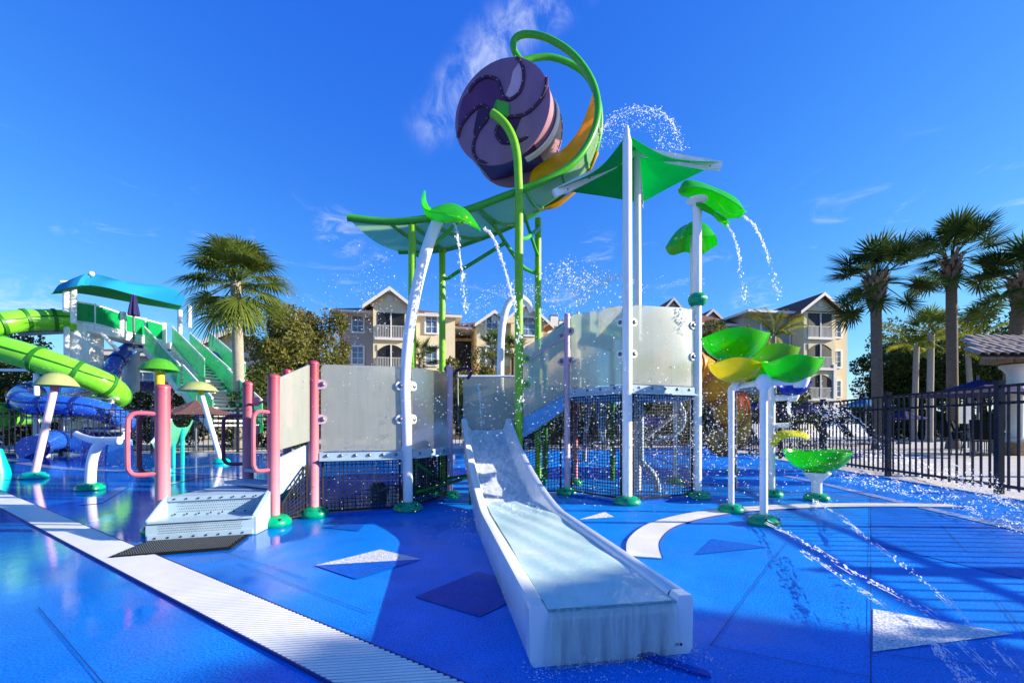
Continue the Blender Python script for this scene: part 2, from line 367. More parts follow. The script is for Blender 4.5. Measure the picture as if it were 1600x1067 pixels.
ORIGIN = {}
class MB:
    def __init__(s): s.v = []; s.f = []
    def add(s, vs, fs):
        o = len(s.v); s.v += [tuple(x) for x in vs]; s.f += [tuple(i + o for i in f) for f in fs]; return s
    def tube(s, pts, r, n=10, cap=True):
        pts = [X(p) for p in pts]; m = len(pts)
        rs = r if isinstance(r, (list, tuple)) else [r] * m
        if len(rs) != m: rs = [rs[0] + (rs[-1] - rs[0]) * i / (m - 1) for i in range(m)]
        vs = []; fs = []; up = None
        for i, p in enumerate(pts):
            t = (pts[min(i + 1, m - 1)] - pts[max(i - 1, 0)]).normalized()
            if up is None:
                up = t.orthogonal().normalized()
            up = (up - t * up.dot(t)).normalized(); sd = t.cross(up)
            for k in range(n):
                a = 2 * math.pi * k / n
                vs.append(p + (up * math.cos(a) + sd * math.sin(a)) * rs[i])
        for i in range(m - 1):
            for k in range(n):
                k2 = (k + 1) % n
                fs.append((i * n + k, i * n + k2, (i + 1) * n + k2, (i + 1) * n + k))
        if cap:
            fs.append(tuple(range(n - 1, -1, -1))); fs.append(tuple((m - 1) * n + k for k in range(n)))
        return s.add(vs, fs)
    def box(s, c, size, rz=0.0):
        c = X(c); hx, hy, hz = [q / 2 for q in size]; ca, sa = math.cos(rz), math.sin(rz)
        vs = []
        for z in (-hz, hz):
            for x, y in ((-hx, -hy), (hx, -hy), (hx, hy), (-hx, hy)):
                vs.append(c + V((x * ca - y * sa, x * sa + y * ca, z)))
        return s.add(vs, [(3, 2, 1, 0), (4, 5, 6, 7), (0, 1, 5, 4), (1, 2, 6, 5), (2, 3, 7, 6), (3, 0, 4, 7)])
    def bar(s, a, b, w, h, up=(0, 0, 1)):
        a, b = X(a), X(b); t = (b - a).normalized(); u = X(up); sd = t.cross(u)
        if sd.length < 1e-4: sd = t.orthogonal()
        sd.normalize(); u = sd.cross(t).normalized(); vs = []
        for p in (a, b):
            for x, y in ((-w / 2, -h / 2), (w / 2, -h / 2), (w / 2, h / 2), (-w / 2, h / 2)):
                vs.append(p + sd * x + u * y)
        return s.add(vs, [(3, 2, 1, 0), (4, 5, 6, 7), (0, 1, 5, 4), (1, 2, 6, 5), (2, 3, 7, 6), (3, 0, 4, 7)])
    def prism(s, poly, ext):
        poly = [X(p) for p in poly]; e = X(ext); n = len(poly)
        fs = [tuple(range(n - 1, -1, -1)), tuple(range(n, 2 * n))]
        for i in range(n): j = (i + 1) % n; fs.append((i, j, n + j, n + i))
        return s.add(poly + [p + e for p in poly], fs)
    def lathe(s, prof, c, n=18, axis=None):
        c = X(c); M = Matrix.Identity(3)
        if axis is not None: M = V((0, 0, 1)).rotation_difference(X(axis).normalized()).to_matrix()
        vs = []; fs = []; m = len(prof)
        for r, z in prof:
            for k in range(n):
                a = 2 * math.pi * k / n
                vs.append(c + M @ V((max(r, 1e-4) * math.cos(a), max(r, 1e-4) * math.sin(a), z)))
        for i in range(m - 1):
            for k in range(n):
                k2 = (k + 1) % n; fs.append((i * n + k, i * n + k2, (i + 1) * n + k2, (i + 1) * n + k))
        fs.append(tuple(range(n - 1, -1, -1))); fs.append(tuple((m - 1) * n + k for k in range(n)))
        return s.add(vs, fs)
    def ball(s, c, r, n=14, m=8, sc=(1, 1, 1)):
        prof = [(math.sin(math.pi * i / m), -math.cos(math.pi * i / m)) for i in range(m + 1)]
        c = X(c); t = MB().lathe(prof, (0, 0, 0), n)
        return s.add([c + V((v[0] * sc[0], v[1] * sc[1], v[2] * sc[2])) * r for v in t.v], t.f)
    def sheet(s, fn, nu, nv, th=0.01):
        """surface fn(u,v) given thickness along its normals"""
        g = [[X(fn(i / nu, j / nv)) for j in range(nv + 1)] for i in range(nu + 1)]
        top = []; bot = []
        for i in range(nu + 1):
            for j in range(nv + 1):
                du = g[min(i + 1, nu)][j] - g[max(i - 1, 0)][j]; dv = g[i][min(j + 1, nv)] - g[i][max(j - 1, 0)]
                n = du.cross(dv)
                n = n.normalized() if n.length > 1e-9 else V((0, 0, 1))
                top.append(g[i][j] + n * th / 2); bot.append(g[i][j] - n * th / 2)
        w = nv + 1; N = len(top); fs = []
        for i in range(nu):
            for j in range(nv):
                a, b, c, d = i * w + j, (i + 1) * w + j, (i + 1) * w + j + 1, i * w + j + 1
                fs.append((a, b, c, d)); fs.append((N + d, N + c, N + b, N + a))
        for i in range(nu):
            a, b = i * w, (i + 1) * w; fs.append((b, a, N + a, N + b))
            a, b = i * w + nv, (i + 1) * w + nv; fs.append((a, b, N + b, N + a))
        for j in range(nv):
            a, b = j, j + 1; fs.append((a, b, N + b, N + a))
            a, b = nu * w + j, nu * w + j + 1; fs.append((b, a, N + a, N + b))
        return s.add(top + bot, fs)
    def build(s, name, mat, parent=None, loc=None, smooth=True, ang=40, local=False):
        o0 = V((0, 0, 0))
        if parent is not None: o0 = ORIGIN[parent.name]
        if loc is not None: o0 = X(loc)
        me = bpy.data.meshes.new(name)
        if local: me.from_pydata(s.v, [], s.f)
        else: me.from_pydata([(a - o0.x, b - o0.y, c - o0.z) for a, b, c in s.v], [], s.f)
        me.update()
        if smooth and len(me.polygons):
            me.polygons.foreach_set('use_smooth', [True] * len(me.polygons)); me.set_sharp_from_angle(angle=R(ang))
        me.materials.append(MAT[mat])
        ob = bpy.data.objects.new(name, me); COL.objects.link(ob)
        if parent is not None: ob.parent = parent; ORIGIN[ob.name] = o0
        else: ob.location = o0; ORIGIN[ob.name] = o0
        return ob
USED_LABELS = {}
def tag(o, label, cat, group=None, kind=None):
    if label: o['label'] = label
    if cat: o['category'] = cat
    if group: o['group'] = group
    if kind: o['kind'] = kind
    return o
def thing(name, label, cat, loc, group=None):
    o = bpy.data.objects.new(name, None); COL.objects.link(o); o.location = loc; o.empty_display_size = 0.2
    ORIGIN[o.name] = X(loc); return tag(o, label, cat, group)
def structure(o): o['kind'] = 'structure'; return o
def clone(o, parent=None):
    c = o.copy(); COL.objects.link(c); c.parent = parent
    return c
# ================================================================ the setting
def flat(name, pts, z, mat, parent=None):
    return MB().add([(p[0], p[1], z) for p in pts], [tuple(range(len(pts)))]).build(name, mat, parent, smooth=False)
structure(flat('ground', [(-400, -60), (400, -60), (400, 600), (-400, 600)], -0.02, 'soil'))
structure(flat('pool_deck', [(-30, -20), (30, -20), (34, 26), (-30, 26)], -0.008, 'concrete'))
FD = V((0.26, 1.87, 0)).normalized()                       # run of the right-hand fence
F0 = V((5.74, 5.28, 0))
pad_pts = [F0 + FD * t + V((-0.16, 0, 0)) for t in (-9, 12.6)]
pad = structure(flat('splash_pad', [(-20, -5)] + [(pad_pts[0].x, pad_pts[0].y)] + [(pad_pts[1].x, pad_pts[1].y), (3, 14.6), (-6, 13.2), (-20, 12.4)], 0.0, 'rubber_blue'))
tag(pad, 'wet bright blue rubber play surface', None)
def inlay(pts, mat, z=0.004, name='inlay'):
    q = [Gd(*p) for p in pts]; return flat(name, q, z, mat, pad)
inlay([(491.7, 884), (658.7, 874), (594, 859)], 'rubber_grey')
inlay([(491.7, 884), (556, 905.5), (658.7, 874)], 'rubber_mid', 0.0045)
inlay([(648, 933), (750, 964), (800, 940), (792, 905), (747, 893)], 'rubber_navy')
inlay([(1364, 952), (1364, 1019), (1584, 991)], 'rubber_grey')
inlay([(1086, 867), (1200, 855), (1113, 842)], 'rubber_mid')
inlay([(500, 824), (575, 815), (560, 830)], 'rubber_mid')
inlay([(905, 812), (945, 800), (960, 808)], 'rubber_grey')
inlay([(1360, 779), (1362, 850), (1600, 905), (1600, 835)], 'rubber_deep', 0.003)
# seams between the poured sheets
def seam(a, b, w=0.0035):
    a, b = Gd(*a), Gd(*b); d = (b - a).normalized(); n = V((-d.y, d.x, 0)) * w / 2
    flat('seam', [a - n, b - n, b + n, a + n], 0.006, 'seam', pad)
seam((1360, 775), (1361, 1120)); seam((1361, 983), (1230, 958)); seam((1362, 1022), (1600, 1048)); seam((1228, 850), (1110, 1010))
seam((1110, 1010), (1360, 1060)); seam((370, 880), (580, 960)); seam((60, 950), (170, 1080)); seam((480, 905), (330, 855)); seam((1560, 940), (1640, 1040)); seam((1470, 820), (1510, 862))
# pale stripe along the right-hand edge and stripes far left
def strip(pts, w, mat, z, parent=pad, name='stripe'):
    vs = []; m = len(pts)
    for i, p in enumerate(pts):
        t = (pts[min(i + 1, m - 1)] - pts[max(i - 1, 0)]).normalized(); n = V((-t.y, t.x, 0)) * w / 2
        vs += [p + n, p - n]
    return MB().add([(v.x, v.y, z) for v in vs], [(2 * i, 2 * i + 1, 2 * i + 3, 2 * i + 2) for i in range(m - 1)]).build(name, mat, parent, smooth=False)
strip(spline([Gd(1148, 729), Gd(1250, 748), Gd(1350, 771), Gd(1460, 797), Gd(1600, 829), Gd(1800, 872)]), 0.13, 'rubber_stripe', 0.005)
strip(spline([Gd(-60, 708), Gd(5, 718), Gd(60, 727), Gd(120, 733), Gd(220, 735), Gd(330, 728)]), 0.22, 'rubber_grey', 0.005)
strip(spline([Gd(-60, 754), Gd(60, 746), Gd(200, 736), Gd(300, 740), Gd(420, 752)]), 0.07, 'rubber_stripe', 0.007)
strip(spline([Gd(262, 757), Gd(300, 748), Gd(345, 743), Gd(385, 742)]), 0.12, 'rubber_grey', 0.0055)
inlay([(120, 790), (185, 762), (205, 758), (160, 786)], 'rubber_stripe')

# trench drains: white grating of narrow ribs over a dark pit
def drain(label, path, w, root_loc, rib_dir=None, fill=0.62, step=0.021):
    t = thing('trench_drain', label, 'drain', root_loc)
    vs = []; m = len(path)
    strip(path, w, 'drain_pit', 0.0052, t, 'pit')
    for sgn in (-1, 1):
        kb = MB()
        q = []
        for i, p in enumerate(path):
            tg = (path[min(i + 1, m - 1)] - path[max(i - 1, 0)]).normalized(); q.append(p + V((-tg.y, tg.x, 0)) * sgn * (w / 2 - 0.002))
        for a, b in zip(q, q[1:]): kb.bar(a + V((0, 0, 0.006)), b + V((0, 0, 0.006)), 0.006, 0.012)
        kb.build('frame_rail', 'seam', t, smooth=False)
    rb = MB(); L = 0.0
    acc = 0.0
    for a, b in zip(path, path[1:]):
        d = b - a; l = d.length; tg = d / l; n = V((-tg.y, tg.x, 0))
        s = acc
        while s < l:
            p = a + tg * s
            dr = n if rib_dir is None else X(rib_dir)
            k = (w / 2 - 0.005) / max(0.2, abs(dr.dot(n)))
            rb.bar(p - dr * k + V((0, 0, 0.0075)), p + dr * k + V((0, 0, 0.0075)), step * fill, 0.007)
            s += step
        acc = s - l
    o = rb.build('grating_ribs', 'drain_white', t, smooth=False); o['kind'] = 'stuff'
    return t
A0, A1 = V((-7.2, 5.98, 0)), V((0.55, 0.775, 0))
drain('long straight white slatted drain crossing the pad at lower left', [A0 + (A1 - A0) * i / 20 for i in range(21)], 0.235, (-2.2, 2.2, 0), (0.9927, 0.12, 0), 0.46, step=0.028)
arc = spline([V((0.80, 2.72, 0)), V((0.92, 3.12, 0)), V((1.20, 3.58, 0)), V((1.66, 3.98, 0)), V((2.2, 4.25, 0)), V((2.85, 4.42, 0)), V((3.6, 4.5, 0)), V((4.4, 4.45, 0))], 10)
drain('curved white slatted drain arcing around the slide to the bowl posts', arc, 0.215, (1.6, 4, 0), None, 0.74, step=0.022)

# ================================================================ fences
def make_fence(label, a, b, panel, height, picket_gap, nearest=True, single=True):
    a, b = X(a), X(b); L = (b - a).length; d = (b - a) / L; rz = math.atan2(d.y, d.x)
    t = thing('metal_fence', label, 'fence', a)
    npan = int(round(L / panel)); pl = L / npan
    pm = None; km = None
    top, sec, low = height - 0.05, height - 0.245, 0.10
    pk = MB()
    for i in range(npan + 1):
        p = a + d * pl * i
        o = MB().box(p + V((0, 0, height / 2)), (0.065, 0.065, height), rz).box(p + V((0, 0, height + 0.012)), (0.08, 0.08, 0.024), rz).build('post', 'fence', t, smooth=False)
        if i == npan: break
        q = a + d * pl * (i + 1)
        for z in (top, sec, low):
            MB().bar(p + V((0, 0, z)) + d * 0.034, q + V((0, 0, z)) - d * 0.034, 0.036, 0.034).build('rail', 'fence', t, smooth=False)
        n = int(round(pl / picket_gap))
        for k in range(1, n):
            c = p + d * (pl * k / n) + V((0, 0, (top + 0.05) / 2))
            if single:
                if km is None:
                    km = MB().box((0, 0, 0), (0.019, 0.019, top - 0.05), rz).build('picket', 'fence', t, smooth=False, local=True); ob = km
                else:
                    ob = km.copy(); COL.objects.link(ob); ob.parent = t
                ob.location = c - a
            else:
                pk.box(c, (0.019, 0.019, top - 0.05), rz)
    if not single:
        o = pk.build('pickets', 'fence', t, smooth=False); o['kind'] = 'stuff'
    return t
FE = F0 + FD * (1.888 * 6)
make_fence('tall dark metal picket fence running into the distance on the right', F0 - FD * (1.888 * 3), FE, 1.888, 1.31, 0.118)
make_fence('dark metal picket fence across the back of the pad', (-17, 11.6, 0), (FE.x - 0.1, FE.y + 0.05, 0), 2.2, 1.30, 0.13, single=False)
# ================================================================ the play structure
def cover(x, y, parent, r=0.135, h=0.085, mat='dome_green', name='base_cover'):
    b = MB().lathe([(r * 0.93, 0.0), (r, 0.014), (r * 0.985, 0.034), (r * 0.90, h * 0.62), (r * 0.74, h * 0.85), (r * 0.45, h), (r * 0.0, h + 0.002)], (x, y, 0), 22)
    o = b.build(name, mat, parent)
    for k in range(3):
        a = -1.9 + k * 1.2
        MB().lathe([(0.012, -0.002), (0.012, 0.004), (0.002, 0.007)], V((x + r * 0.86 * math.cos(a), y + r * 0.86 * math.sin(a), h * 0.68)), 6, (math.cos(a), math.sin(a), 0.9)).build('bolt', 'bolt_dark', parent if parent.parent is None else parent)
    return o
def post(root, x, y, z1, r=0.046, mat='pink', z0=0.0, cov=True, cap=True, covr=0.135):
    prof = [(r, z0), (r, z1 - 0.035)]
    if cap: prof += [(r * 1.06, z1 - 0.034), (r * 1.06, z1 - 0.022), (r * 0.92, z1 - 0.008), (r * 0.6, z1), (0, z1 + 0.002)]
    else: prof += [(r, z1)]
    o = MB().lathe(prof, (x, y, 0), 20).build('post', mat, root)
    if cov: cover(x, y, o, covr)
    return o
def handle(root, a, mid, b, out, r, mat):
    a, b = X(a), X(b); o_ = X(out)
    pts = [a, a + o_ * 0.72 + V((0, 0, 0.006)), a + o_ * 0.95 + V((0, 0, -0.025)), a + o_ + V((0, 0, -0.085)), b + o_ + V((0, 0, 0.085)), b + o_ * 0.95 + V((0, 0, 0.025)), b + o_ * 0.72 - V((0, 0, 0.006)), b]
    return MB().tube(spline(pts, 5), r, 8).build('handle', mat, root)
def clamp(par, p, out, nrm, mat='white_paint', s=0.042):
    """ear plate with a bolt: p on the post, out = direction along the panel, nrm = towards the viewer"""
    p, out, nrm = X(p), X(out).normalized(), X(nrm).normalized(); up = V((0, 0, 1))
    c = p + out * 0.072
    pts = []
    for k in range(13):
        a = -math.pi / 2 + math.pi * k / 12
        pts.append(c + (out * math.cos(a) + up * math.sin(a)) * s)
    pts += [p + up * s * 1.1, p - up * s * 1.1]
    o = MB().prism([q + nrm * 0.009 for q in pts], nrm * 0.012).build('clamp', mat, par, smooth=False)
    MB().lathe([(0.022, 0), (0.022, 0.006), (0.014, 0.012), (0.0, 0.013)], c + nrm * 0.021, 12, nrm).build('bolt', 'bolt', par)
def panel(root, a, b, zb, zt, clamps=(), mats=('white_paint', 'white_paint'), inset=0.062, name='frosted_panel'):
    """frosted sheet between two posts; zb, zt give bottom and top heights at each end; clamps are heights as a share"""
    a, b = V((a[0], a[1], 0)), V((b[0], b[1], 0)); d = (b - a).normalized(); n = V((d.y, -d.x, 0))
    if n.y > 0: n = -n
    p, q = a + d * inset, b - d * inset
    c = [p + V((0, 0, zb[0])), q + V((0, 0, zb[1])), q + V((0, 0, zt[1])), p + V((0, 0, zt[0]))]
    def inner(i, j, s):  # rounded corner points
        return c[i] + (c[j] - c[i]).normalized() * s
    poly = []
    for i in range(4):
        pr, nx = (i - 1) % 4, (i + 1) % 4
        poly += [inner(i, pr, 0.035), inner(i, pr, 0.012) + (c[nx] - c[i]).normalized() * 0.006, inner(i, nx, 0.035)] if i > 1 else [c[i]]
    o = MB().prism([x + n * 0.007 for x in poly], -n * 0.014).build(name, 'frosted', root, smooth=False)
    for f in clamps:
        za = zb[0] + (zt[0] - zb[0]) * f; zc = zb[1] + (zt[1] - zb[1]) * f
        if mats[0]: clamp(o, a + V((0, 0, za)), d, n, mats[0])
        if mats[1]: clamp(o, b + V((0, 0, zc)), -d, n, mats[1])
    return o
def fascia(root, a, b, z0, z1, nb=5, mat='steel_blue'):
    a, b = V((a[0], a[1], 0)), V((b[0], b[1], 0)); d = (b - a).normalized(); n = V((d.y, -d.x, 0))
    if n.y > 0: n = -n
    p, q = a + d * 0.05, b - d * 0.05; zc = (z0 + z1) / 2
    up = V((0, 0, zc))
    m = MB().bar(p + up + n * 0.012, q + up + n * 0.012, 0.022, z1 - z0).bar(p + n * 0.03 + V((0, 0, z0 - 0.006)), q + n * 0.03 + V((0, 0, z0 - 0.006)), 0.075, 0.012)
    o = m.build('deck_edge', mat, root, smooth=False)
    for k in range(nb):
        c = p + (q - p) * ((k + 0.5) / nb) + V((0, 0, z1 - 0.028)) + n * 0.024
        MB().lathe([(0.015, 0), (0.015, 0.005), (0.008, 0.011), (0, 0.012)], c, 10, n).build('bolt', 'bolt', o)
    return o
def net(root, a, b, z0, z1, gap=0.034, z0b=None, z1b=None):
    """black safety netting with a rope border"""
    a, b = V((a[0], a[1], 0)), V((b[0], b[1], 0)); d = (b - a).normalized(); p, q = a + d * 0.075, b - d * 0.075
    z0b = z0 if z0b is None else z0b; z1b = z1 if z1b is None else z1b
    L = (q - p).length; m = MB(); w = 0.006; nx = max(2, int(L / gap)); nz = max(2, int(((z1 - z0) + (z1b - z0b)) / 2 / gap))
    def at(f, g):
        lo = z0 + (z0b - z0) * f; hi = z1 + (z1b - z1) * f
        off = V((d.y, -d.x, 0)) * (0.012 * math.sin(f * 3.1) * math.sin(g * 3.1))
        return p + d * L * f + V((0, 0, lo + (hi - lo) * g)) + off
    for i in range(nx + 1):
        j = random.uniform(-0.004, 0.004)
        for k in range(3): m.bar(at(i / nx, k / 3) + d * j, at(i / nx, (k + 1) / 3) + d * j, w, w)
    for i in range(nz + 1):
        for k in range(4): m.bar(at(k / 4, i / nz), at((k + 1) / 4, i / nz), w, w)
    for e in (0, 1):
        m.tube([at(e, g / 4) for g in range(5)], 0.011, 6); m.tube([at(f / 4, e) for f in range(5)], 0.009, 6)
    o = m.build('safety_net', 'net', root, smooth=False); o['kind'] = 'stuff'
    return o

pA, pB, pC, pD, pE = (-2.62, 3.36), (-1.92, 3.61), (-2.52, 4.28), (-1.76, 3.97), (-2.51, 5.0)
pF, pG, pH, pP = (-0.985, 4.24), (-0.69, 4.96), (0.08, 5.20), (0.643, 5.23)
pL, pN, pM = (1.18, 4.59), (2.05, 4.96), (1.58, 5.62)
pI, pJ, pK = (0.36, 6.2), (-0.965, 6.2), (-1.17, 5.25)
pQ, pR = (0.86, 6.1), (2.28, 6.25)
LOW, UP = 0.555, 1.215         # deck levels

ps = thing('play_structure', 'two-level splash play structure of pink posts, frosted panels and black netting', 'play structure', (-0.3, 5.0, 0))
a_ = post(ps, *pA, 1.11, 0.048); b_ = post(ps, *pB, 1.215); c_ = post(ps, *pC, 1.22, 0.048)
d_ = post(ps, *pD, 1.375); e_ = post(ps, *pE, 1.43); g_ = post(ps, *pG, 1.46, 0.036, 'mauve', covr=0.11)
p_ = post(ps, *pP, 2.11, 0.034, 'mauve', covr=0.125); q_ = post(ps, *pQ, 2.1, 0.036, 'pink', covr=0.10); r_ = post(ps, *pR, 2.1, 0.036, 'white_paint', covr=0.11)
for k in range(1): post(ps, -0.95, 5.3, 0.5, 0.06, 'steel_dark', cov=True, cap=False)
post(ps, -1.15, 5.75, 0.5, 0.08, 'steel_dark', cov=False, cap=False)
# grab handles
handle(a_, (pA[0], pA[1] - .02, .885), None, (pA[0], pA[1] - .02, .447), (-0.16, -0.10, 0), 0.017, 'pink_handle')
handle(a_, (pA[0], pA[1] + .02, .885), None, (pA[0], pA[1] + .02, .447), (-0.21, 0.02, 0), 0.017, 'maroon')
handle(b_, (pB[0], pB[1] - .02, .905), None, (pB[0], pB[1] - .02, .45), (-0.10, -0.09, 0), 0.017, 'pink_handle')
handle(c_, (pC[0], pC[1], .89), None, (pC[0], pC[1], .44), (-0.25, 0.02, 0), 0.017, 'maroon')
# tabs and stub rails on the left-hand post
for z in (1.03, 0.76): MB().box((pC[0] + 0.07, pC[1] - 0.01, z), (0.08, 0.012, 0.085)).build('tab', 'pink_handle', c_, smooth=False)
MB().tube([V((pC[0] + 0.08, pC[1], 1.0)), V((pC[0] + 0.3, pC[1] - .05, 1.10)), V((pD[0] - 0.05, pD[1] - 0.03, 1.19))], 0.012, 8).build('hand_rail', 'pink_handle', c_)
# lower deck
poly = [pD, pF, pG, (0.02, 5.2), (0.2, 6.15), (-1.0, 6.15), (-1.95, 5.05)]
MB().prism([V((x, y, LOW - 0.07)) for x, y in poly], (0, 0, 0.06)).build('deck', 'steel_blue', ps, smooth=False)
fascia(ps, pD, pF, LOW - 0.055, LOW + 0.005, 6); fascia(ps, pF, pG, LOW - 0.055, LOW + 0.005, 3)
panel(ps, pD, pF, (LOW + .015, LOW + .015), (1.345, 1.355), (0.77, 0.37), ('mauve', 'white_paint'))
panel(ps, pF, pG, (LOW + .015, LOW + .015), (1.36, 1.385), (0.77, 0.37), ('white_paint', None))
net(ps, pD, pF, 0.04, LOW - 0.07); net(ps, pF, pG, 0.04, LOW - 0.07); net(ps, pB, pD, 0.03, 0.16, z1b=LOW - 0.1)
# green truss below the deck edge
MB().tube([V((pF[0] + .06, pF[1] + .06, .44)), V((-0.78, 4.78, .22)), V((-0.5, 5.0, .25))], 0.016, 6).tube([V((-0.78, 4.78, .22)), V((-0.78, 4.78, .48))], 0.014, 6).tube([V((pF[0] + .06, pF[1] + .06, .16)), V((-0.5, 5.0, .22))], 0.016, 6).build('truss', 'tube_flange_green', ps)
# pump box and pipes below the lower deck
MB().lathe([(0.09, 0), (0.09, 0.16), (0.05, 0.20), (0.0, 0.21)], (-1.42, 4.75, 0), 14).build('valve', 'steel_dark', ps)
MB().tube(spline([V((-1.42, 4.7, .1)), V((-1.25, 4.6, .16)), V((-1.05, 4.6, .16)), V((-0.95, 4.75, .16))], 6), 0.022, 8).build('pipe', 'steel_dark', ps)
MB().tube(spline([V((-1.15, 4.7, .02)), V((-1.15, 4.7, .15)), V((-1.1, 4.7, .38)), V((-0.98, 4.7, .48))], 6), 0.014, 8).build('pipe', 'steel_dark', ps)
MB().box((-1.22, 4.6, .09), (0.06, 0.06, 0.18)).build('stub', 'railing', ps, smooth=False)
# pale kerb strip under the nets
def kerb(a, b, w=0.10):
    MB().bar(V((a[0], a[1], 0.012)), V((b[0], b[1], 0.012)), w, 0.02).build('kerb', 'steel_dark' if w < 0.1 else 'rubber_mid', ps, smooth=False)
for a, b in ((pD, pF), (pF, pG), (pP, pL), (pL, pN)): kerb(a, b, 0.12)
# ramp of stairs from the transfer step to the lower deck
panel(ps, pB, pD, (0.60, 0.67), (1.185, 1.345), (), (None, None), 0.03)
def stringer(x0, x1, za, zb_, n, off=0.0):
    """curved cheek plate"""
    pts = [V((x0[0], x0[1], za[0])), V((x0[0] + (x1[0] - x0[0]) * .45, x0[1] + (x1[1] - x0[1]) * .45, za[0] + (zb_[0] - za[0]) * .33)), V((x1[0], x1[1], zb_[0])), V((x1[0], x1[1], zb_[1])), V((x0[0], x0[1], za[1]))]
    o = MB().prism(pts, n).build('stair_cheek', 'steel_blue', ps, smooth=False)
    for f in (0.25, 0.85):
        c = pts[0] + (pts[2] - pts[0]) * f + V((0, 0, (za[1] - za[0]) * 0.55))
        MB().lathe([(0.016, 0), (0.016, .006), (0.0, .012)], c - X(n).normalized() * 0.002, 10, -X(n)).build('bolt', 'bolt', o)
stringer((-1.96, 3.70), (-1.78, 3.99), (0.22, 0.52), (0.44, 0.66), V((0.02, 0.012, 0)))
for k in range(3):
    z = 0.30 + k * 0.085; y = 3.75 + k * 0.2
    MB().bar(V((-2.5 + k * .06, y + .32, z)), V((-1.93 + k * .08, y, z)), 0.22, 0.025).build('stair_tread', 'steel_blue', ps, smooth=False)
# upper deck
poly = [pP, pL, pN, pR, pQ]
MB().prism([V((x, y, UP - 0.09)) for x, y in poly], (0, 0, 0.07)).build('deck', 'steel_blue', ps, smooth=False)
for a, b, n_ in ((pP, pL, 4), (pL, pN, 5), (pN, pR, 4), (pQ, pR, 4)): fascia(ps, a, b, UP - 0.075, UP + 0.005, n_)
panel(ps, pP, pL, (UP + .015, UP + .015), (2.075, 2.045), (0.78, 0.38), ('mauve', 'white_paint'))
panel(ps, pL, pN, (UP + .015, UP + .015), (2.04, 2.09), (0.78, 0.38), ('white_paint', 'white_paint'))
panel(ps, pN, pR, (UP + .015, UP + .015), (2.05, 2.05), (0.78, 0.38), ('white_paint', None))
for a, b in ((pP, pL), (pL, pN)): net(ps, a, b, 0.05, UP - 0.09)
# stair from the lower to the upper deck, with its cheek, frosted side and rail
sp = panel(ps, (0.10, 5.19), pP, (0.90, 1.16), (1.70, 1.98), (0.84, 0.47), ('lime', 'mauve'), 0.03)
MB().tube([V((0.20, 5.17, 1.56)), V((0.60, 5.20, 1.83))], 0.013, 8).build('hand_rail', 'mauve', ps)
o = MB().prism([V((0.13, 5.21, .66)), V((0.60, 5.23, .97)), V((0.60, 5.23, 1.21)), V((0.13, 5.21, .90))], (0, 0.02, 0)).build('stair_cheek', 'runout_blue', ps, smooth=False)
for k in range(5):
    MB().box((0.16 + k * 0.1, 5.6, LOW + 0.06 + k * 0.13), (0.16, 0.72, 0.025)).build('stair_tread', 'steel_blue', ps, smooth=False)
net(ps, (0.06, 5.21), (0.643, 5.23), 0.04, 0.64, z1b=0.9)
# water pipes under the upper deck
def pipe(pts, r, mat='steel_blue'): return MB().tube(spline(pts, 6), r, 10).build('pipe', mat, ps)
pipe([P(993, 618, 5.5), P(1000, 640, 5.5), P(1001, 700, 5.5), P(1003, 722, 5.5), P(1018, 738, 5.4), P(1026, 755, 5.4), P(1027, 768, 5.4)], 0.042)
pipe([P(1058, 612, 5.6), P(1062, 632, 5.6), P(1068, 645, 5.6), P(1066, 665, 5.6), P(1052, 680, 5.6), P(1032, 684, 5.6)], 0.03)
pipe([P(913, 630, 5.7), P(922, 636, 5.7), P(917, 662, 5.7), P(914, 690, 5.7), P(913, 720, 5.75)], 0.028, 'mauve')
pipe([P(932, 625, 6.0), P(936, 655, 6.0), P(940, 690, 6.0)], 0.03)
pipe([P(944, 622, 6.0), P(944, 690, 6.0)], 0.02); pipe([P(967, 640, 6.0), P(967, 680, 6.0)], 0.02)
pipe([P(1009, 684, 6.0), P(1058, 645, 6.0)], 0.026, 'railing')
MB().box(P(1021, 658, 6.1), (0.24, 0.02, 0.13)).build('sign_plate', 'leaf_blue', ps, smooth=False)
MB().tube([P(900, 620, 5.3), P(1080, 618, 5.6)], 0.02, 8).build('beam', 'steel_blue', ps)
# gate panel and rail at the head of the slide
panel(ps, (-0.60, 5.50), (0.05, 5.50), (LOW + .2, LOW + .2), (1.385, 1.385), (), (None, None), 0.0)
MB().tube([V((-0.66, 5.46, 1.40)), V((0.06, 5.46, 1.40))], 0.016, 8).build('gate_rail', 'white_paint', ps)
for x in (-0.66, 0.06): MB().tube(spline([V((x, 5.46, 1.47)), V((x, 5.44, 1.2)), V((x + (.02 if x < 0 else -.02), 5.40, .75))], 4), 0.011, 6).build('gate_post', 'steel_dark', ps)
MB().ball(P(700, 577, 5.05), 0.05, 12, 8, (1, 1, .8)).build('knob', 'pink', ps)
MB().tube(spline([P(706, 588, 5.2), P(716, 578, 5.2), P(728, 575, 5.2), P(736, 582, 5.2), P(730, 592, 5.2)], 5), 0.018, 8).build('valve_wheel', 'purple_rib', ps)
for k, (x0, y0) in enumerate(((944, 497), (962, 487))):
    MB().tube(spline([P(938, 500, 5.5), P(946, 489, 5.5), P(957, 483, 5.5), P(964, 484, 5.5), P(963, 493, 5.5)], 5) if k == 0 else [P(940, 503, 5.5), P(966, 494, 5.5)], 0.03 if k == 0 else 0.02, 8).build('valve_wheel', 'mauve' if k else 'purple_side', ps)
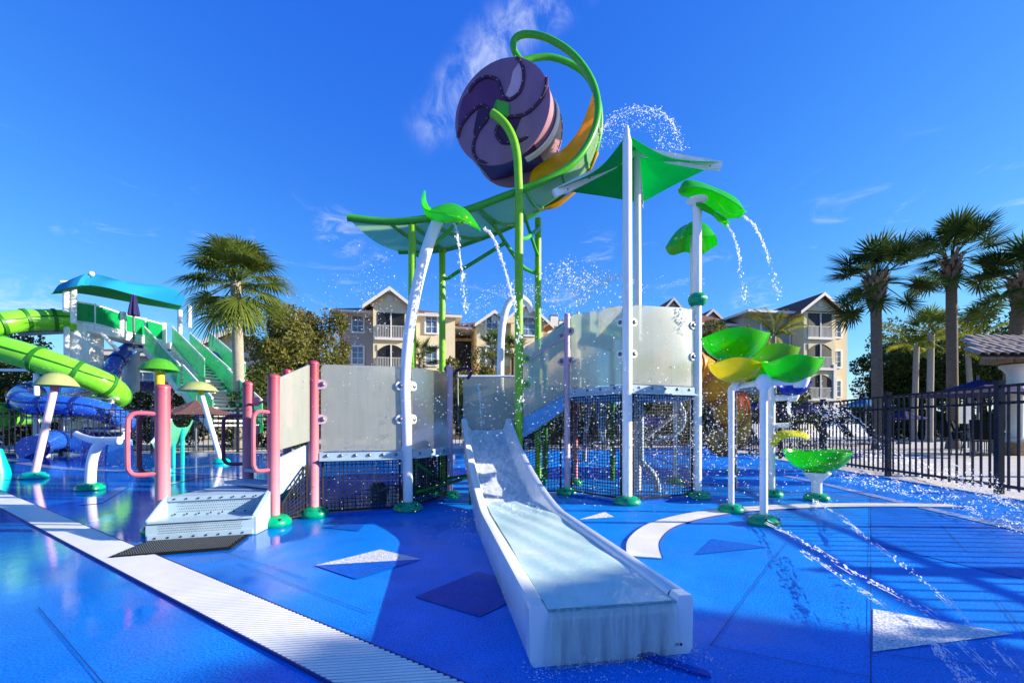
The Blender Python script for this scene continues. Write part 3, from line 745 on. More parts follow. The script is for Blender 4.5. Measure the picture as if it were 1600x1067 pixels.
# green seed pod clamped on the tall white post
pod = MB(); 
for k in range(12):
    a = 2 * math.pi * k / 12
    pod.ball(V((pN[0] + .0 + 0.035 * math.cos(a), pN[1] - .01 + 0.035 * math.sin(a), 2.19)), 0.07, 8, 6, (1, 1, 1.05))
pod.build('seed_pod', 'dome_green', ps)

# ================================================================ white arch sprayer at the head of the slide
ar = thing('arch_sprayer', 'white pipe arch with spray nozzle standing behind the slide head', 'spray arch', (-0.13, 5.62, 0))
MB().tube(spline([P(783, 764, 5.62), P(783, 690, 5.62), P(782, 600, 5.62), P(783, 530, 5.62), P(788, 492, 5.62), P(797, 472, 5.63), P(812, 466, 5.65), P(826, 475, 5.68), P(832, 487, 5.7)], 6), 0.046, 12).build('pipe', 'white_paint', ar)
for z in (1.05, 1.28): MB().lathe([(0.03, 0), (0.03, 0.02), (0, 0.022)], V((-0.07, 5.58, z)), 10, (0, -1, 0)).build('bolt', 'white_paint', ar)

# ================================================================ transfer step with black mat
ts = thing('transfer_step', 'low pale blue perforated metal step between two pink posts', 'step', (-2.2, 3.35, 0))
FL, FR = V((-2.505, 3.08, 0)), V((-1.905, 3.29, 0)); BL, BR = V((-2.535, 3.30, 0)), V((-1.925, 3.52, 0))
z1, z2 = 0.128, 0.272
up = lambda p, z: V((p.x, p.y, z))
e1 = (FR - FL).normalized(); nf = V((e1.y, -e1.x, 0))
MB().prism([up(FL, .006), up(FR, .006), up(FR, z1), up(FL, z1)], -nf * 0.012).build('front_riser', 'steel_blue', ts, smooth=False)
MB().prism([up(FL, z1), up(FR, z1), up(BR, z1), up(BL, z1)], (0, 0, -0.012)).build('tread', 'steel_blue', ts, smooth=False)
MB().prism([up(BL, z1), up(BR, z1), up(BR, z2), up(BL, z2)], -nf * 0.012).build('back_riser', 'steel_blue', ts, smooth=False)
CL, CR = BL + V((-0.02, 0.62, 0)), BR + V((-0.10, 0.42, 0))
MB().prism([up(BL, z2 + .003), up(BR, z2 + .003), up(CR, z2 + .003), up(CL, z2 + .003)], (0, 0, -0.02)).build('platform', 'steel_blue', ts, smooth=False)
# folded lips along each edge, with rivets
MB().bar(up(FL, z1 + .004) + nf * .004, up(FR, z1 + .004) + nf * .004, 0.02, 0.014).build('lip', 'steel_blue', ts, smooth=False)
MB().bar(up(FL, .028) + nf * .006, up(FR, .028) + nf * .006, 0.012, 0.034).build('lip', 'steel_blue', ts, smooth=False)
MB().bar(up(BL, z2 - .012) + nf * .008, up(BR, z2 - .012) + nf * .008, 0.014, 0.034).build('lip', 'steel_blue', ts, smooth=False)
for sd, (f, b) in ((-1, (FL, BL)), (1, (FR, BR))):
    MB().prism([up(f, .004), up(b, .004), up(b, z2 + .02), up(f, z1 + .02)], e1 * 0.012 * sd).build('side_plate', 'steel_blue', ts, smooth=False)
MB().prism([up(FR, .004) + e1 * .014, up(BR, .004) + e1 * .014, up(BR, .285) + e1 * .014, up(FR, .13) + e1 * .014], e1 * 0.01).build('cheek', 'steel_blue', ts, smooth=False)
for k in range(8):
    f = (k + .6) / 8.4
    for base_, z, off in ((FL, .026, .013), (BL, z2 - .012, .016), (BL, z1 + .018, .006)):
        MB().lathe([(0.0065, 0), (0.0065, .003), (0, .006)], up(base_ + (FR - FL) * f, z) + nf * off, 8, nf).build('rivet', 'bolt_dark', ts)
for base_, z0_, z1_, off in ((FL, .055, .105, .0035), (BL, .165, .225, .0035)):
    h_m = MB()
    for i in range(34):
        for j in range(4):
            c = up(base_ + (FR - FL) * (.10 + .80 * (i + .5 * (j % 2)) / 34), z0_ + (z1_ - z0_) * j / 3) + nf * off
            h_m.add([c - e1 * .0035, c - V((0, 0, .0035)), c + e1 * .0035, c + V((0, 0, .0035))], [(0, 1, 2, 3)])
    ho = h_m.build('perforations', 'bolt_dark', ts, smooth=False); ho['kind'] = 'stuff'
bm_ = MB().prism([Gd(171, 874, .004), Gd(361, 858.5, .004), Gd(389, 838, .004), Gd(231, 848.5, .004)], (0, 0, 0.014)).build('rubber_mat', 'mat_black', None, loc=(-2.3, 2.95, 0), smooth=False)
tag(bm_, 'black studded rubber mat lying in front of the metal step', 'mat')
q = [Gd(176, 873, 0.018), Gd(359, 858, 0.018), Gd(386, 838.5, 0.018), Gd(232, 849, 0.018)]
stud = MB()
for i in range(46):
    for j in range(11):
        u, v = (i + .5 + .5 * (j % 2)) / 47, (j + .5) / 11
        a = q[0].lerp(q[1], u); b = q[3].lerp(q[2], u); c = a.lerp(b, v)
        stud.add([c + V((-.0055, 0, 0)), c + V((0, -.005, 0)), c + V((.0055, 0, 0)), c + V((0, .005, 0)), c + V((0, 0, .005))], [(0, 1, 4), (1, 2, 4), (2, 3, 4), (3, 0, 4)])
so = stud.build('studs', 'steel_dark', bm_); so['kind'] = 'stuff'
so.matrix_parent_inverse = Matrix.Identity(4)

# ================================================================ the white slide
sl = thing('white_slide', 'wide white fibreglass slide with water pooling in its run-out', 'slide', (0.0, 3.2, 0))
SO, SD, SR, SW, SL_ = V((0.058, 1.493, 0)), V((-0.17, 0.9854, 0)), V((0.9854, 0.17, 0)), 0.585, 3.80
def rim(s):
    if s < 1.55: return 0.205
    t = (s - 1.55) / (SL_ - 1.55)
    return 0.205 + 0.68 * (t ** 1.45) * (1.0 - 0.08 * math.sin(math.pi * t))
def bed(s):
    if s < 1.3: return 0.085
    t = min(1, (s - 1.3) / 0.7); t = t * t * (3 - 2 * t)
    return (1 - t) * 0.085 + t * (rim(s) - 0.135)
def under(s): return 0.0 if s < 1.8 else max(0.0, bed(s) - 0.10) * min(1, (s - 1.8) / 0.5)
def sp_(s, t, z): return SO + SD * s + SR * t + V((0, 0, z))
NS = 60
ss = [0.0495 + (SL_ - 0.0495) * i / NS for i in range(NS + 1)]
def section(s):
    r_, b_, u_ = rim(s), bed(s), under(s)
    flare = 0.0
    return [(0.012, u_), (0.0, u_ + .02), (-0.004, r_ - .012), (0.004, r_), (0.048, r_), (0.058, r_ - .010), (0.085, b_ + .03), (0.115, b_), (SW - 0.115, b_), (SW - 0.085, b_ + .03), (SW - 0.058, r_ - .010), (SW - 0.048, r_), (SW - 0.004, r_), (SW + 0.004, r_ - .012), (SW, u_ + .02), (SW - 0.012, u_)]
vs = []; fs = []
for s in ss:
    vs += [sp_(s, t, z) for t, z in section(s)]
K = 16
for i in range(NS):
    for k in range(K): fs.append((i * K + k, (i + 1) * K + k, (i + 1) * K + (k + 1) % K, i * K + (k + 1) % K))
fs.append(tuple(NS * K + k for k in range(K)))
MB().add(vs, fs).build('flume', 'slide_white', sl, ang=50)
# closed front wall with a low spill lip
fw = []
zl = 0.178
prof = [(0.012, 0.0), (SW - .012, 0.0), (SW, .02), (SW + .004, .193), (SW - .004, .205), (SW - .048, .205), (SW - .062, zl), (0.062, zl), (0.048, .205), (0.004, .205), (-.004, .193), (0, .02)]
MB().prism([sp_(-0.012, t, z) for t, z in prof], SD * 0.06).build('front_wall', 'slide_white', sl, smooth=False)
# standing water, running water and the spilling curtain
def pool(u, v):
    s = -0.006 + u * 2.086; b_ = bed(s); zz = max(0.187 - 0.0 * s, b_ + 0.012)
    k = 0.06 + (0.03 if zz < b_ + .05 else 0.02)
    return sp_(s, 0.062 + 0.02 * u + (SW - 0.124 - 0.04 * u) * v, zz + 0.006 * math.sin(19 * u + 7 * v) * math.sin(11 * v + 5 * u) * (0.4 + u))
MB().sheet(pool, 60, 20, 0.004).build('pool_water', 'water_pool', sl)
def run(u, v):
    s = 1.75 + u * 2.0
    return sp_(s, 0.10 + (SW - 0.20) * v, bed(s) + 0.014 + 0.004 * math.sin(31 * u + 9 * v))
MB().sheet(run, 40, 12, 0.003).build('running_water', 'water_run', sl)
def curtain(u, v):
    z = zl + .012 - (zl + .01) * v; o = -0.016 - 0.016 * (1 - (1 - v) ** 2)
    if v < 0.01: o = -0.004; z = zl + .0105
    return sp_(o, 0.064 + (SW - 0.128) * u, max(z, .003)) + SD * (-0.004 * math.sin(40 * u) * v)
MB().sheet(curtain, 48, 10, 0.002).build('water_curtain', 'water_sheet', sl)
for s in (2.35, 3.1):
    for t in (0.06, SW - 0.06): MB().tube([sp_(s, t, 0), sp_(s, t, under(s) + .02)], 0.03, 10).build('leg', 'tube_flange_green', sl)
for t in (SW - .06, SW - .045): MB().lathe([(0.005, 0), (0.005, .002), (0, .003)], sp_(-0.014, t, .035), 8, -SD).build('bolt', 'bolt_dark', sl)
fl = MB().sheet(lambda u, v: Gd(990 + 115 * u + 6 * v, 1018 + 34 * u + 10 * v, 0.008 + 0.012 * (1 - u) ** 2 * (1 - v)), 12, 3, 0.006).build('rubber_flap', 'rubber_navy', None, loc=(0.55, 1.55, 0))
tag(fl, 'dark blue rubber flap lying at the foot of the slide', 'mat')
# ================================================================ green feather canopy on four lime poles
cn = thing('feather_canopy', 'lime green feather-shaped canopy sweeping up in a loop above the slide', 'canopy', (-0.3, 5.7, 0))
def pole(root, path, r, mat='lime', name='pole', cov=None):
    o = MB().tube(path, r, 14).build(name, mat, root)
    if cov: cover(cov[0], cov[1], o, 0.12)
    return o
hp = spline([V((pH[0], pH[1], 0)), V((pH[0], pH[1], 1.2)), V((pH[0], pH[1], 2.4)), P(811, 320, 5.2), P(810, 280, 5.2), P(808, 245, 5.2), P(802, 218, 5.2), P(792, 198, 5.2), P(780, 185, 5.22), P(769, 177, 5.24)], 6)
h_ = pole(cn, hp, 0.048, 'lime', cov=pH)
pole(cn, [V((pI[0], pI[1], 0)), V((pI[0], pI[1], 1.8)), V((pI[0], pI[1], 3.66))], 0.045, cov=pI)
pole(cn, [V((pJ[0], pJ[1], 0)), V((pJ[0], pJ[1], 1.8)), V((pJ[0], pJ[1], 3.22))], 0.045, cov=pJ)
pole(cn, [V((pK[0], pK[1], 0)), V((pK[0], pK[1], 1.8)), V((pK[0], pK[1], 3.14))], 0.045, cov=pK)
r1 = spline([P(*q) for q in [(543, 340, 5.2), (600, 346, 5.25), (650, 344, 5.25), (720, 331, 5.25), (790, 306, 5.25), (850, 283, 5.25), (893, 257, 5.3), (920, 222, 5.35), (934, 180, 5.4), (930, 140, 5.45), (912, 105, 5.5), (885, 77, 5.55), (850, 58, 5.6), (820, 54, 5.65), (804, 62, 5.68), (803, 78, 5.7), (811, 92, 5.72)]], 6)
r2 = spline([P(*q) for q in [(623, 393, 6.2), (690, 390, 6.2), (740, 376, 6.2), (790, 357, 6.2), (830, 336, 6.2), (870, 310, 6.2), (905, 282, 6.15), (925, 250, 6.1), (937, 205, 6.0), (935, 160, 5.95), (919, 122, 5.9), (893, 101, 5.85), (862, 90, 5.8), (835, 91, 5.76), (818, 95, 5.73), (811, 92, 5.72)]], 6)
MB().tube(r1, 0.042, 12).build('rim_tube', 'tube_green', cn); MB().tube(r2, 0.040, 12).build('rim_tube', 'tube_green', cn)
# frosted skin in bays between the two rims
n1, n2 = int(len(r1) * 0.50), int(len(r2) * 0.53)
def lerpl(L, t):
    t = max(0, min(1, t)) * (len(L) - 1); i = min(int(t), len(L) - 2); return L[i].lerp(L[i + 1], t - i)
bays = 7
for k in range(bays):
    u0, u1 = k / bays, (k + 0.97) / bays
    def skin(u, v, u0=u0, u1=u1):
        t = u0 + (u1 - u0) * u
        a, b = lerpl(r1[:n1], t), lerpl(r2[:n2], t)
        return a.lerp(b, 0.02 + 0.96 * v) + V((0, 0, -0.07 * math.sin(math.pi * v)))
    MB().sheet(skin, 8, 8, 0.012).build('skin_panel', 'skin', cn)
for k in range(1, bays):
    t = k / bays; a, b = lerpl(r1[:n1], t), lerpl(r2[:n2], t)
    MB().tube([a, a.lerp(b, .25) + V((0, 0, -.065)), a.lerp(b, .5) + V((0, 0, -.09)), a.lerp(b, .75) + V((0, 0, -.065)), b], 0.022, 8).build('cross_rib', 'tube_green', cn)
# upper narrow skin of the loop
def skin2(u, v):
    t = u; a, b = lerpl(r1[n1:n1 + 16], t), lerpl(r2[n2:n2 + 14], t); return a.lerp(b, 0.03 + 0.94 * v)
MB().sheet(skin2, 14, 4, 0.01).build('skin_panel', 'skin', cn)
# amber flange inside the curve
inn = spline([P(826, 291, 5.55), P(832, 268, 5.62), P(850, 253, 5.65), (P(872, 240, 5.65)), P(892, 222, 5.65), P(908, 198, 5.62), P(921, 165, 5.58), P(929, 138, 5.5)], 5)
outr = spline([P(828, 293, 5.28), P(850, 284, 5.28), P(872, 272, 5.29), P(893, 257, 5.32), P(908, 240, 5.34), P(920, 222, 5.36), P(934, 180, 5.41), P(930, 138, 5.46)], 5)
MB().sheet(lambda u, v: lerpl(inn, u).lerp(lerpl(outr, u), v), 28, 4, 0.012).build('amber_flange', 'yellow_sheet', cn)
und = spline([P(842, 330, 6.12), P(870, 316, 6.12), P(900, 296, 6.08), P(922, 268, 6.05), P(934, 235, 6.0)], 5)
und2 = spline([P(842, 326, 6.1), P(868, 325, 6.3), P(896, 304, 6.3), P(916, 280, 6.25), P(935, 240, 6.1)], 5)
MB().sheet(lambda u, v: lerpl(und, u).lerp(lerpl(und2, u), v), 16, 3, 0.012).build('amber_flange', 'yellow_sheet', cn)
# braces
def brace(pts, r=0.026): return MB().tube(spline(pts, 5), r, 8).build('brace', 'tube_green', cn)
brace([P(691, 436, 6.2), P(702, 434, 6.18), P(712, 427, 6.15), P(745, 407, 6.0), P(790, 379, 5.85)])
brace([P(841, 426, 6.2), P(832, 425, 6.18), P(815, 415, 6.1), P(790, 380, 5.9), P(770, 350, 5.7), P(742, 328, 5.4)])
brace([P(811, 372, 5.2), P(823, 372, 5.4), P(838, 360, 5.9), P(842, 355, 6.15)])
brace([P(812, 318, 5.22), P(822, 345, 5.5), P(835, 385, 6.0), P(841, 400, 6.18)], 0.022)
brace([P(646, 352, 5.25), P(670, 372, 5.6), P(691, 390, 6.15)], 0.024)
brace([P(652, 400, 5.25), P(690, 372, 5.4), P(725, 336, 5.3)], 0.022)
MB().lathe([(0.06, 0), (0.06, .05), (0.05, .07), (0.03, 0.075)], V((pJ[0], pJ[1], 3.20)), 14).build('post_cap', 'stem_yellow', cn)

# ================================================================ tipping bucket
BF, BB, BR_ = V((-0.136, 5.47, 4.625)), V((0.075, 6.02, 4.645)), 0.627
ax = (BB - BF).normalized(); sideV = ax.cross(V((0, 0, 1))).normalized(); upV = sideV.cross(ax).normalized()
bk = thing('tipping_bucket', 'big round purple tipping bucket with pinwheel swirl hung above the canopy', 'tipping bucket', BF)
BLn = (BB - BF).length
def bp(r, a, d=0.0): return BF + ax * d + (sideV * math.cos(a) + upV * math.sin(a)) * r
# drum wall, open through a slot at the bottom right
N = 64; o0, o1 = R(-128), R(-48)      # the opening
def drum(u, v):
    a = o1 + (2 * math.pi - (o1 - o0)) * u; return bp(BR_ * 0.965, a, 0.02 + (BLn - 0.04) * v)
MB().sheet(drum, 60, 4, 0.02).build('drum', 'purple_side', bk)
for d0, nm in ((0.0, 'front_disc'), (BLn, 'back_disc')):
    MB().lathe([(0.0, -0.012), (BR_ * 0.97, -0.012), (BR_, -0.004), (BR_, 0.010), (BR_ * .97, 0.014), (0, 0.014)], BF + ax * d0, 56, ax).build(nm, 'purple' if d0 == 0 else 'purple_side', bk)
# inner chute plate with its pale lip, seen through the opening
lip0 = bp(BR_ * 0.985, R(22)); lip1 = bp(BR_ * 0.97, R(-58))
MB().sheet(lambda u, v: bp(BR_ * (0.95 - 0.5 * math.sin(math.pi * u) * .4), o0 + (o1 - o0) * u, 0.03 + (BLn - .06) * v), 12, 3, 0.012).build('chute', 'purple_deep', bk)
MB().sheet(lambda u, v: bp(BR_ * (1.0 + .03 * math.sin(math.pi * u)), R(20 - 84 * u), BLn * (.62 - .40 * u) + (v - .5) * .085), 14, 2, .02).build('lip', 'bucket_lip', bk)
# pinwheel relief: three riveted S-shaped ribs; flat plates carry the hollows' light and shade in their colour
def dp(x, y, d=0.0): return BF + ax * d + sideV * ((x - 400) / 372 * BR_) + upV * (-(y - 454) / 408 * BR_)
ribs = [[(150, 235), (200, 180), (270, 158), (330, 170), (385, 215), (410, 290), (425, 350), (475, 385), (545, 355), (578, 280), (580, 190), (562, 120), (525, 78)],
        [(52, 572), (80, 495), (130, 435), (200, 385), (255, 370), (303, 410), (295, 490), (240, 545), (200, 610), (180, 680), (190, 750), (225, 800), (290, 830)],
        [(750, 300), (745, 370), (710, 445), (650, 500), (585, 528), (515, 527), (450, 520), (385, 560), (365, 620), (400, 690), (460, 715), (540, 720), (610, 705)]]
for rbp in ribs:
    q = spline([dp(x, y, -.020) for x, y in rbp], 5)
    o = MB().tube(q, [.021] * (len(q) - 4) + [.019, .016, .013, .010], 8).build('rib', 'purple_rib', bk)
    for x, y in rbp: MB().ball(dp(x, y, -.040), .006, 8, 4).build('rivet', 'railing', o)
def field(name, pts, mat, d): return MB().prism([dp(x, y, d) for x, y in pts][::-1], ax * .006).build(name, mat, bk, smooth=False)
def arcp_(x0, y0, x1, y1, n=8):
    a0, a1 = math.atan2(-(y0 - 454) / 390, (x0 - 400) / 356), math.atan2(-(y1 - 454) / 390, (x1 - 400) / 356)
    if a1 - a0 > math.pi: a0 += 2 * math.pi
    if a0 - a1 > math.pi: a1 += 2 * math.pi
    return [(400 + 356 * .965 * math.cos(a0 + (a1 - a0) * i / n), 454 - 390 * .965 * math.sin(a0 + (a1 - a0) * i / n)) for i in range(1, n)]
field('petal_tone', ribs[0][:7] + [(400, 430), (330, 430)] + ribs[1][5::-1] + arcp_(52, 572, 150, 235), 'purple_deep', -.016)
field('pocket_shade', [(222, 400), (255, 378), (298, 415), (290, 490), (238, 540), (190, 612), (183, 560), (200, 480)], 'purple_rib', -.020)
field('petal_tone', [(440, 340), (475, 372), (535, 348), (568, 280), (570, 190), (545, 125), (500, 175), (480, 260)], 'purple_pale', -.016)
field('pocket_shade', [(455, 530), (560, 545), (515, 640), (545, 712), (460, 705), (405, 680), (375, 620), (392, 565)], 'purple_rib', -.017)
for k in range(14):
    a = R(-70 + k * 11); MB().ball(bp(BR_ * 0.985, a, BLn - .02), 0.012, 8, 4).build('rivet', 'railing', bk)
MB().box(BF - ax * 0.06 + V((0.03, 0, -0.02)), (0.16, 0.10, 0.16), 0.4).build('hub', 'tube_green', bk, smooth=False)
MB().tube([P(808, 92, 5.72), BF + ax * 0.25 + V((0, 0, BR_ * .95))], 0.022, 8).build('hanger', 'white_paint', bk)

# ================================================================ green shade canopy on white masts
sc_ = thing('shade_canopy', 'green fabric shade on two tall white masts with white arms', 'shade canopy', (pL[0], pL[1], 0))
MB().lathe([(0.05, 0), (0.05, 2.1), (0.046, 3.70), (0.03, 3.76), (0.022, 3.82), (0.012, 3.87), (0, 3.88)], (pL[0], pL[1], 0), 18).build('mast', 'white_paint', sc_)
cover(pL[0], pL[1], sc_, 0.14)
MB().tube([V((pM[0], pM[1], 0)), V((pM[0], pM[1], 2.2)), V((pM[0] - .01, pM[1], 4.27))], 0.043, 14).build('mast', 'white_paint', sc_)
MB().ball((pM[0] - .01, pM[1], 4.28), 0.06, 12, 8).build('mast_head', 'white_paint', sc_)
top = V((pM[0] - .01, pM[1], 4.24)); ct = V((pL[0], pL[1], 3.78))
cl_ = P(866, 303, 5.25); cr_ = P(1127, 260, 5.45); cb_ = P(1002, 323, 6.6)
for e, w in ((cl_, .09), (cr_, .11), (cb_, .09)):
    d = (e - top).normalized()
    MB().bar(top + d * .05, e, 0.05, 0.09).build('arm', 'white_paint', sc_, smooth=False)
    MB().bar(top + d * .35 - V((0, 0, .03)), top.lerp(e, .88) - V((0, 0, .03)), 0.075, 0.06).build('arm_plate', 'white_paint', sc_, smooth=False)
    for f in (.35, .6, .85):
        MB().ball(top.lerp(e, f) + V((0, -0.05, -0.05)), 0.009, 6, 4).build('bolt', 'bolt_dark', sc_)
apex = top + V((0, 0, .06))
cor = [ct, cl_ + V((0, 0, .05)), cb_ + V((0, 0, .05)), cr_ + V((0, 0, .05))]
for k in range(4):
    a, b = cor[k], cor[(k + 1) % 4]
    def fab(u, v, a=a, b=b):
        e = a.lerp(b, u); m_ = (a + b) / 2
        pull = 0.16 * math.sin(math.pi * u)
        e = e.lerp(apex, pull * 1.0) + V((0, 0, -0.10 * math.sin(math.pi * u)))
        q = apex.lerp(e, 0.02 + .98 * v); return q + V((0, 0, -0.10 * math.sin(math.pi * v) * (1 - .5 * abs(2 * u - 1))))
    MB().sheet(fab, 14, 10, 0.004).build('fabric_panel', 'fabric_green', sc_)

# ================================================================ leaf sprayers
def leaf_mesh(root, spine, widths, back, front, mat, name='leaf', th=0.012, nu=20, nv=10, curl=None):
    """folded leaf: spine points, half widths, unit vectors towards the two sides"""
    sp = spline(spine, 6); back, front = X(back), X(front)
    def fn(u, v):
        c = lerpl(sp, u); i = u * (len(widths) - 1); j = min(int(i), len(widths) - 2); w = widths[j] + (widths[j + 1] - widths[j]) * (i - j)
        s = 2 * v - 1; d = back if s > 0 else front
        lift = (curl(u, s) if curl else 0.0)
        return c + d * abs(s) * w * (1 if s <= 0 else 1.0) + V((0, 0, lift + 0.012 * math.sin(9 * u + 3 * s)))
    return MB().sheet(fn, nu, nv, th).build(name, mat, root)
lf = thing('leaf_sprayer', 'white bent pole carrying a curled green leaf spout over the low deck', 'leaf sprayer', (pF[0], pF[1], 0))
fpath = spline([V((pF[0], pF[1], 0)), P(637, 740, 4.24), P(635, 670, 4.24), P(633, 600, 4.24), P(638, 530, 4.24), P(648, 465, 4.26), P(661, 410, 4.28), P(673, 372, 4.3), P(684, 345, 4.3)], 6)
po = MB().tube(fpath, [0.045, 0.056], 16).build('pole', 'white_paint', lf); cover(pF[0], pF[1], po, 0.14)
MB().lathe([(0.056, 0), (0.075, .01), (0.075, .02), (0, .03)], P(684, 346, 4.3), 16, (0.25, 0, 1)).build('socket', 'tube_green', lf)
leaf_mesh(lf, [P(663, 300, 4.3), P(661, 318, 4.3), P(665, 335, 4.28), P(680, 344, 4.27), P(700, 347, 4.27), P(725, 350, 4.27), P(750, 360, 4.26)], [0.02, 0.13, 0.22, 0.25, 0.30, 0.24, 0.02], (0.08, 0.72, 0.62), (0.05, -0.75, -0.10), 'leaf_green', curl=lambda u, s: (0.09 * math.sin(math.pi * max(0, (u - .35) / .65)) if s > 0 else 0.0) * abs(s))
for k in range(4): MB().ball(P(716 + 6 * k, 340 + (k % 2) * 9, 4.2), 0.014, 8, 5).build('spot', 'leaf_yellow', lf)
ln = thing('leaf_sprayer', 'tall white pole with big drooping green leaf spout on the right', 'leaf sprayer', (pN[0], pN[1], 0))
po = MB().tube([V((pN[0], pN[1], 0)), V((pN[0], pN[1], 1.6)), V((pN[0], pN[1], 3.28))], 0.047, 16).build('pole', 'white_paint', ln); cover(pN[0], pN[1], po, 0.145)
MB().lathe([(0.047, 0), (0.11, .05), (0.11, .062), (0, .065)], V((pN[0], pN[1], 3.24)), 16).build('socket', 'white_paint', ln)
leaf_mesh(ln, [P(1062, 296, 4.96), P(1072, 284, 4.96), P(1095, 285, 4.95), P(1125, 296, 4.92), P(1150, 312, 4.9), P(1163, 330, 4.9)], [0.05, 0.20, 0.26, 0.29, 0.27, 0.10], (0.05, 0.8, -0.55), (-0.03, -0.55, -0.80), 'leaf_green', curl=lambda u, s: 0.05 * abs(s) ** 3)
leaf_mesh(ln, [P(1088, 318, 4.9), P(1105, 322, 4.88), P(1125, 335, 4.86), P(1140, 350, 4.84)], [0.03, 0.10, 0.13, 0.05], (0.1, 0.6, -0.3), (-0.2, -0.3, -0.55), 'leaf_green', 'lower_lobe')
lo = thing('leaf_sprayer', 'umbrella-like green leaf spout on a thin pole behind the tall pole', 'leaf sprayer', (2.5, 6.2, 0))
c0 = P(1083, 350, 6.2)
MB().tube([V((c0.x, c0.y, 0)), V((c0.x, c0.y, 2)), V((c0.x, c0.y, c0.z - .02))], 0.04, 12).build('pole', 'white_paint', lo)
def um(u, v):
    a = 2 * math.pi * u; r = (0.33 + 0.03 * math.sin(3 * a)) * (0.03 + .97 * v)
    return c0 + V((r * math.cos(a), r * math.sin(a), -0.30 * v ** 2.2 + 0.03 * math.sin(5 * a) * v))
MB().sheet(um, 30, 8, 0.01).build('leaf', 'leaf_green', lo); MB().ball(c0 + V((0, 0, .01)), .03, 10, 6).build('nozzle', 'white_paint', lo)

# ================================================================ leaf bowls on white posts
def bowl(root, c, rx, ry, dep, mat, tip=0.0, tilt=(0, 0), name='bowl', th=0.010, wave=0.018, tipk=0.22):
    c = X(c)
    def fn(u, v):
        a = 2 * math.pi * u; v_ = 0.02 + .98 * v
        k = 1 + tipk * max(0, math.cos(a - tip)) ** 8
        x, y = rx * k * v_ * math.cos(a), ry * k * v_ * math.sin(a)
        z = -dep * max(0, 1 - v_ ** 2) ** .62 + wave * math.sin(3 * a + 1) * v_ ** 3
        return c + V((x, y, z + tilt[0] * x + tilt[1] * y))
    o = MB().sheet(fn, 36, 10, th).build(name, mat, root)
    return o
bt = thing('bowl_tree', 'cluster of green and yellow leaf bowls on white pipe posts', 'bowl fountain', (2.04, 3.9, 0))
R1, R2, R3 = (2.03, 4.15), (2.045, 3.64), (2.95, 5.09)
zt = 1.15
for q, zz, r in ((R1, zt, 0.026), (R2, zt + .0, 0.030)):
    o = MB().tube([V((q[0], q[1], 0)), V((q[0], q[1], zz / 2)), V((q[0], q[1], zz))], r, 14).build('post', 'white_paint', bt); cover(q[0], q[1], o, 0.115 if q is R1 else 0.125, 0.08)
MB().ball((R2[0], R2[1], zt), 0.062, 16, 10, (1, 1, 1.15)).build('ball_joint', 'white_paint', bt)
MB().lathe([(0.032, 0), (0.032, .012), (0.03, .013)], (R2[0], R2[1], zt - .13), 14).build('collar', 'white_paint', bt)
MB().tube(spline([V((R1[0], R1[1], zt - .12)), V((R1[0], R1[1], zt - .01)), V((R1[0] + .03, R1[1] - .06, zt + .01)), V((R2[0], R2[1], zt))], 5), 0.027, 12).build('arm', 'white_paint', bt)
ae = V((2.33, 3.62, 1.16)); MB().tube([V((R2[0], R2[1], zt)), ae], 0.030, 12).build('arm', 'white_paint', bt)
MB().lathe([(0.045, -.05), (0.065, .0), (0.07, .04), (0, .042)], ae + V((0, 0, 0)), 14).build('socket', 'white_paint', bt)
bowl(bt, P(1146, 524, 4.2), 0.29, 0.24, 0.25, 'leaf_green', 0.25, (0.02, -.05))
bowl(bt, P(1149, 567, 3.9), 0.225, 0.18, 0.165, 'leaf_yellow', 0.1, (0.0, -.03))
bowl(bt, P(1236, 563, 3.62), 0.215, 0.18, 0.18, 'leaf_green', 0.1, (0.03, -.03))
bowl(bt, P(1208, 545, 4.5), 0.24, 0.20, 0.20, 'leaf_olive', 0.4, (0.02, -.03))
bowl(bt, P(1185, 577, 3.95), 0.14, 0.16, 0.13, 'leaf_green', 1.2, (0.1, 0))
MB().tube([P(1149, 598, 3.95), P(1149, 606, 4.1)], 0.03, 10).build('socket', 'white_paint', bt)
tp = thing('spill_post', 'white post with side spouts over a yellow leaf and blue bowl', 'spill post', (R3[0], R3[1], 0))
o = MB().tube([V((R3[0], R3[1], 0)), V((R3[0], R3[1], .6)), V((R3[0], R3[1], 1.25))], 0.036, 14).build('post', 'white_paint', tp); cover(R3[0], R3[1], o, 0.12, .08)
MB().tube([V((R3[0], R3[1], 1.11)), P(1240, 620, 5.0)], 0.036, 12).build('arm', 'white_paint', tp)
MB().lathe([(0.03, -.05), (0.055, .0), (0.06, .03), (0, .032)], P(1240, 620, 5.0), 14).build('spout', 'white_paint', tp)
MB().tube([V((R3[0], R3[1], .80)), P(1232, 664, 5.05)], 0.028, 12).build('arm', 'white_paint', tp)
bowl(tp, P(1241, 600, 5.0), 0.16, 0.16, 0.13, 'leaf_blue', 0.2, (0.14, 0))
leaf_mesh(tp, [P(1206, 694, 5.0), P(1216, 676, 5.0), P(1235, 671, 5.0), P(1252, 675, 5.0), P(1264, 682, 5.0)], [0.03, 0.10, 0.14, 0.11, 0.01], (0, .9, -.25), (0, -.7, -.65), 'leaf_yellow', 'yellow_leaf')
gc = thing('green_cup', 'clear green cup on a short white stand beside the fence', 'water bowl', (3.37, 4.96, 0))
gx = Gd(1276, 781)
MB().lathe([(0.05, 0), (0.05, .18), (0.055, .20), (0.09, .245), (0.13, .285), (0.13, .30), (0, .305)], (gx.x, gx.y, 0), 18).build('stand', 'white_paint', gc); cover(gx.x, gx.y, gc, 0.125, .08)
bowl(gc, (gx.x, gx.y, 0.53), 0.315, 0.30, 0.235, 'leaf_green', 0.1, (0, 0), tipk=0.08, wave=.008)

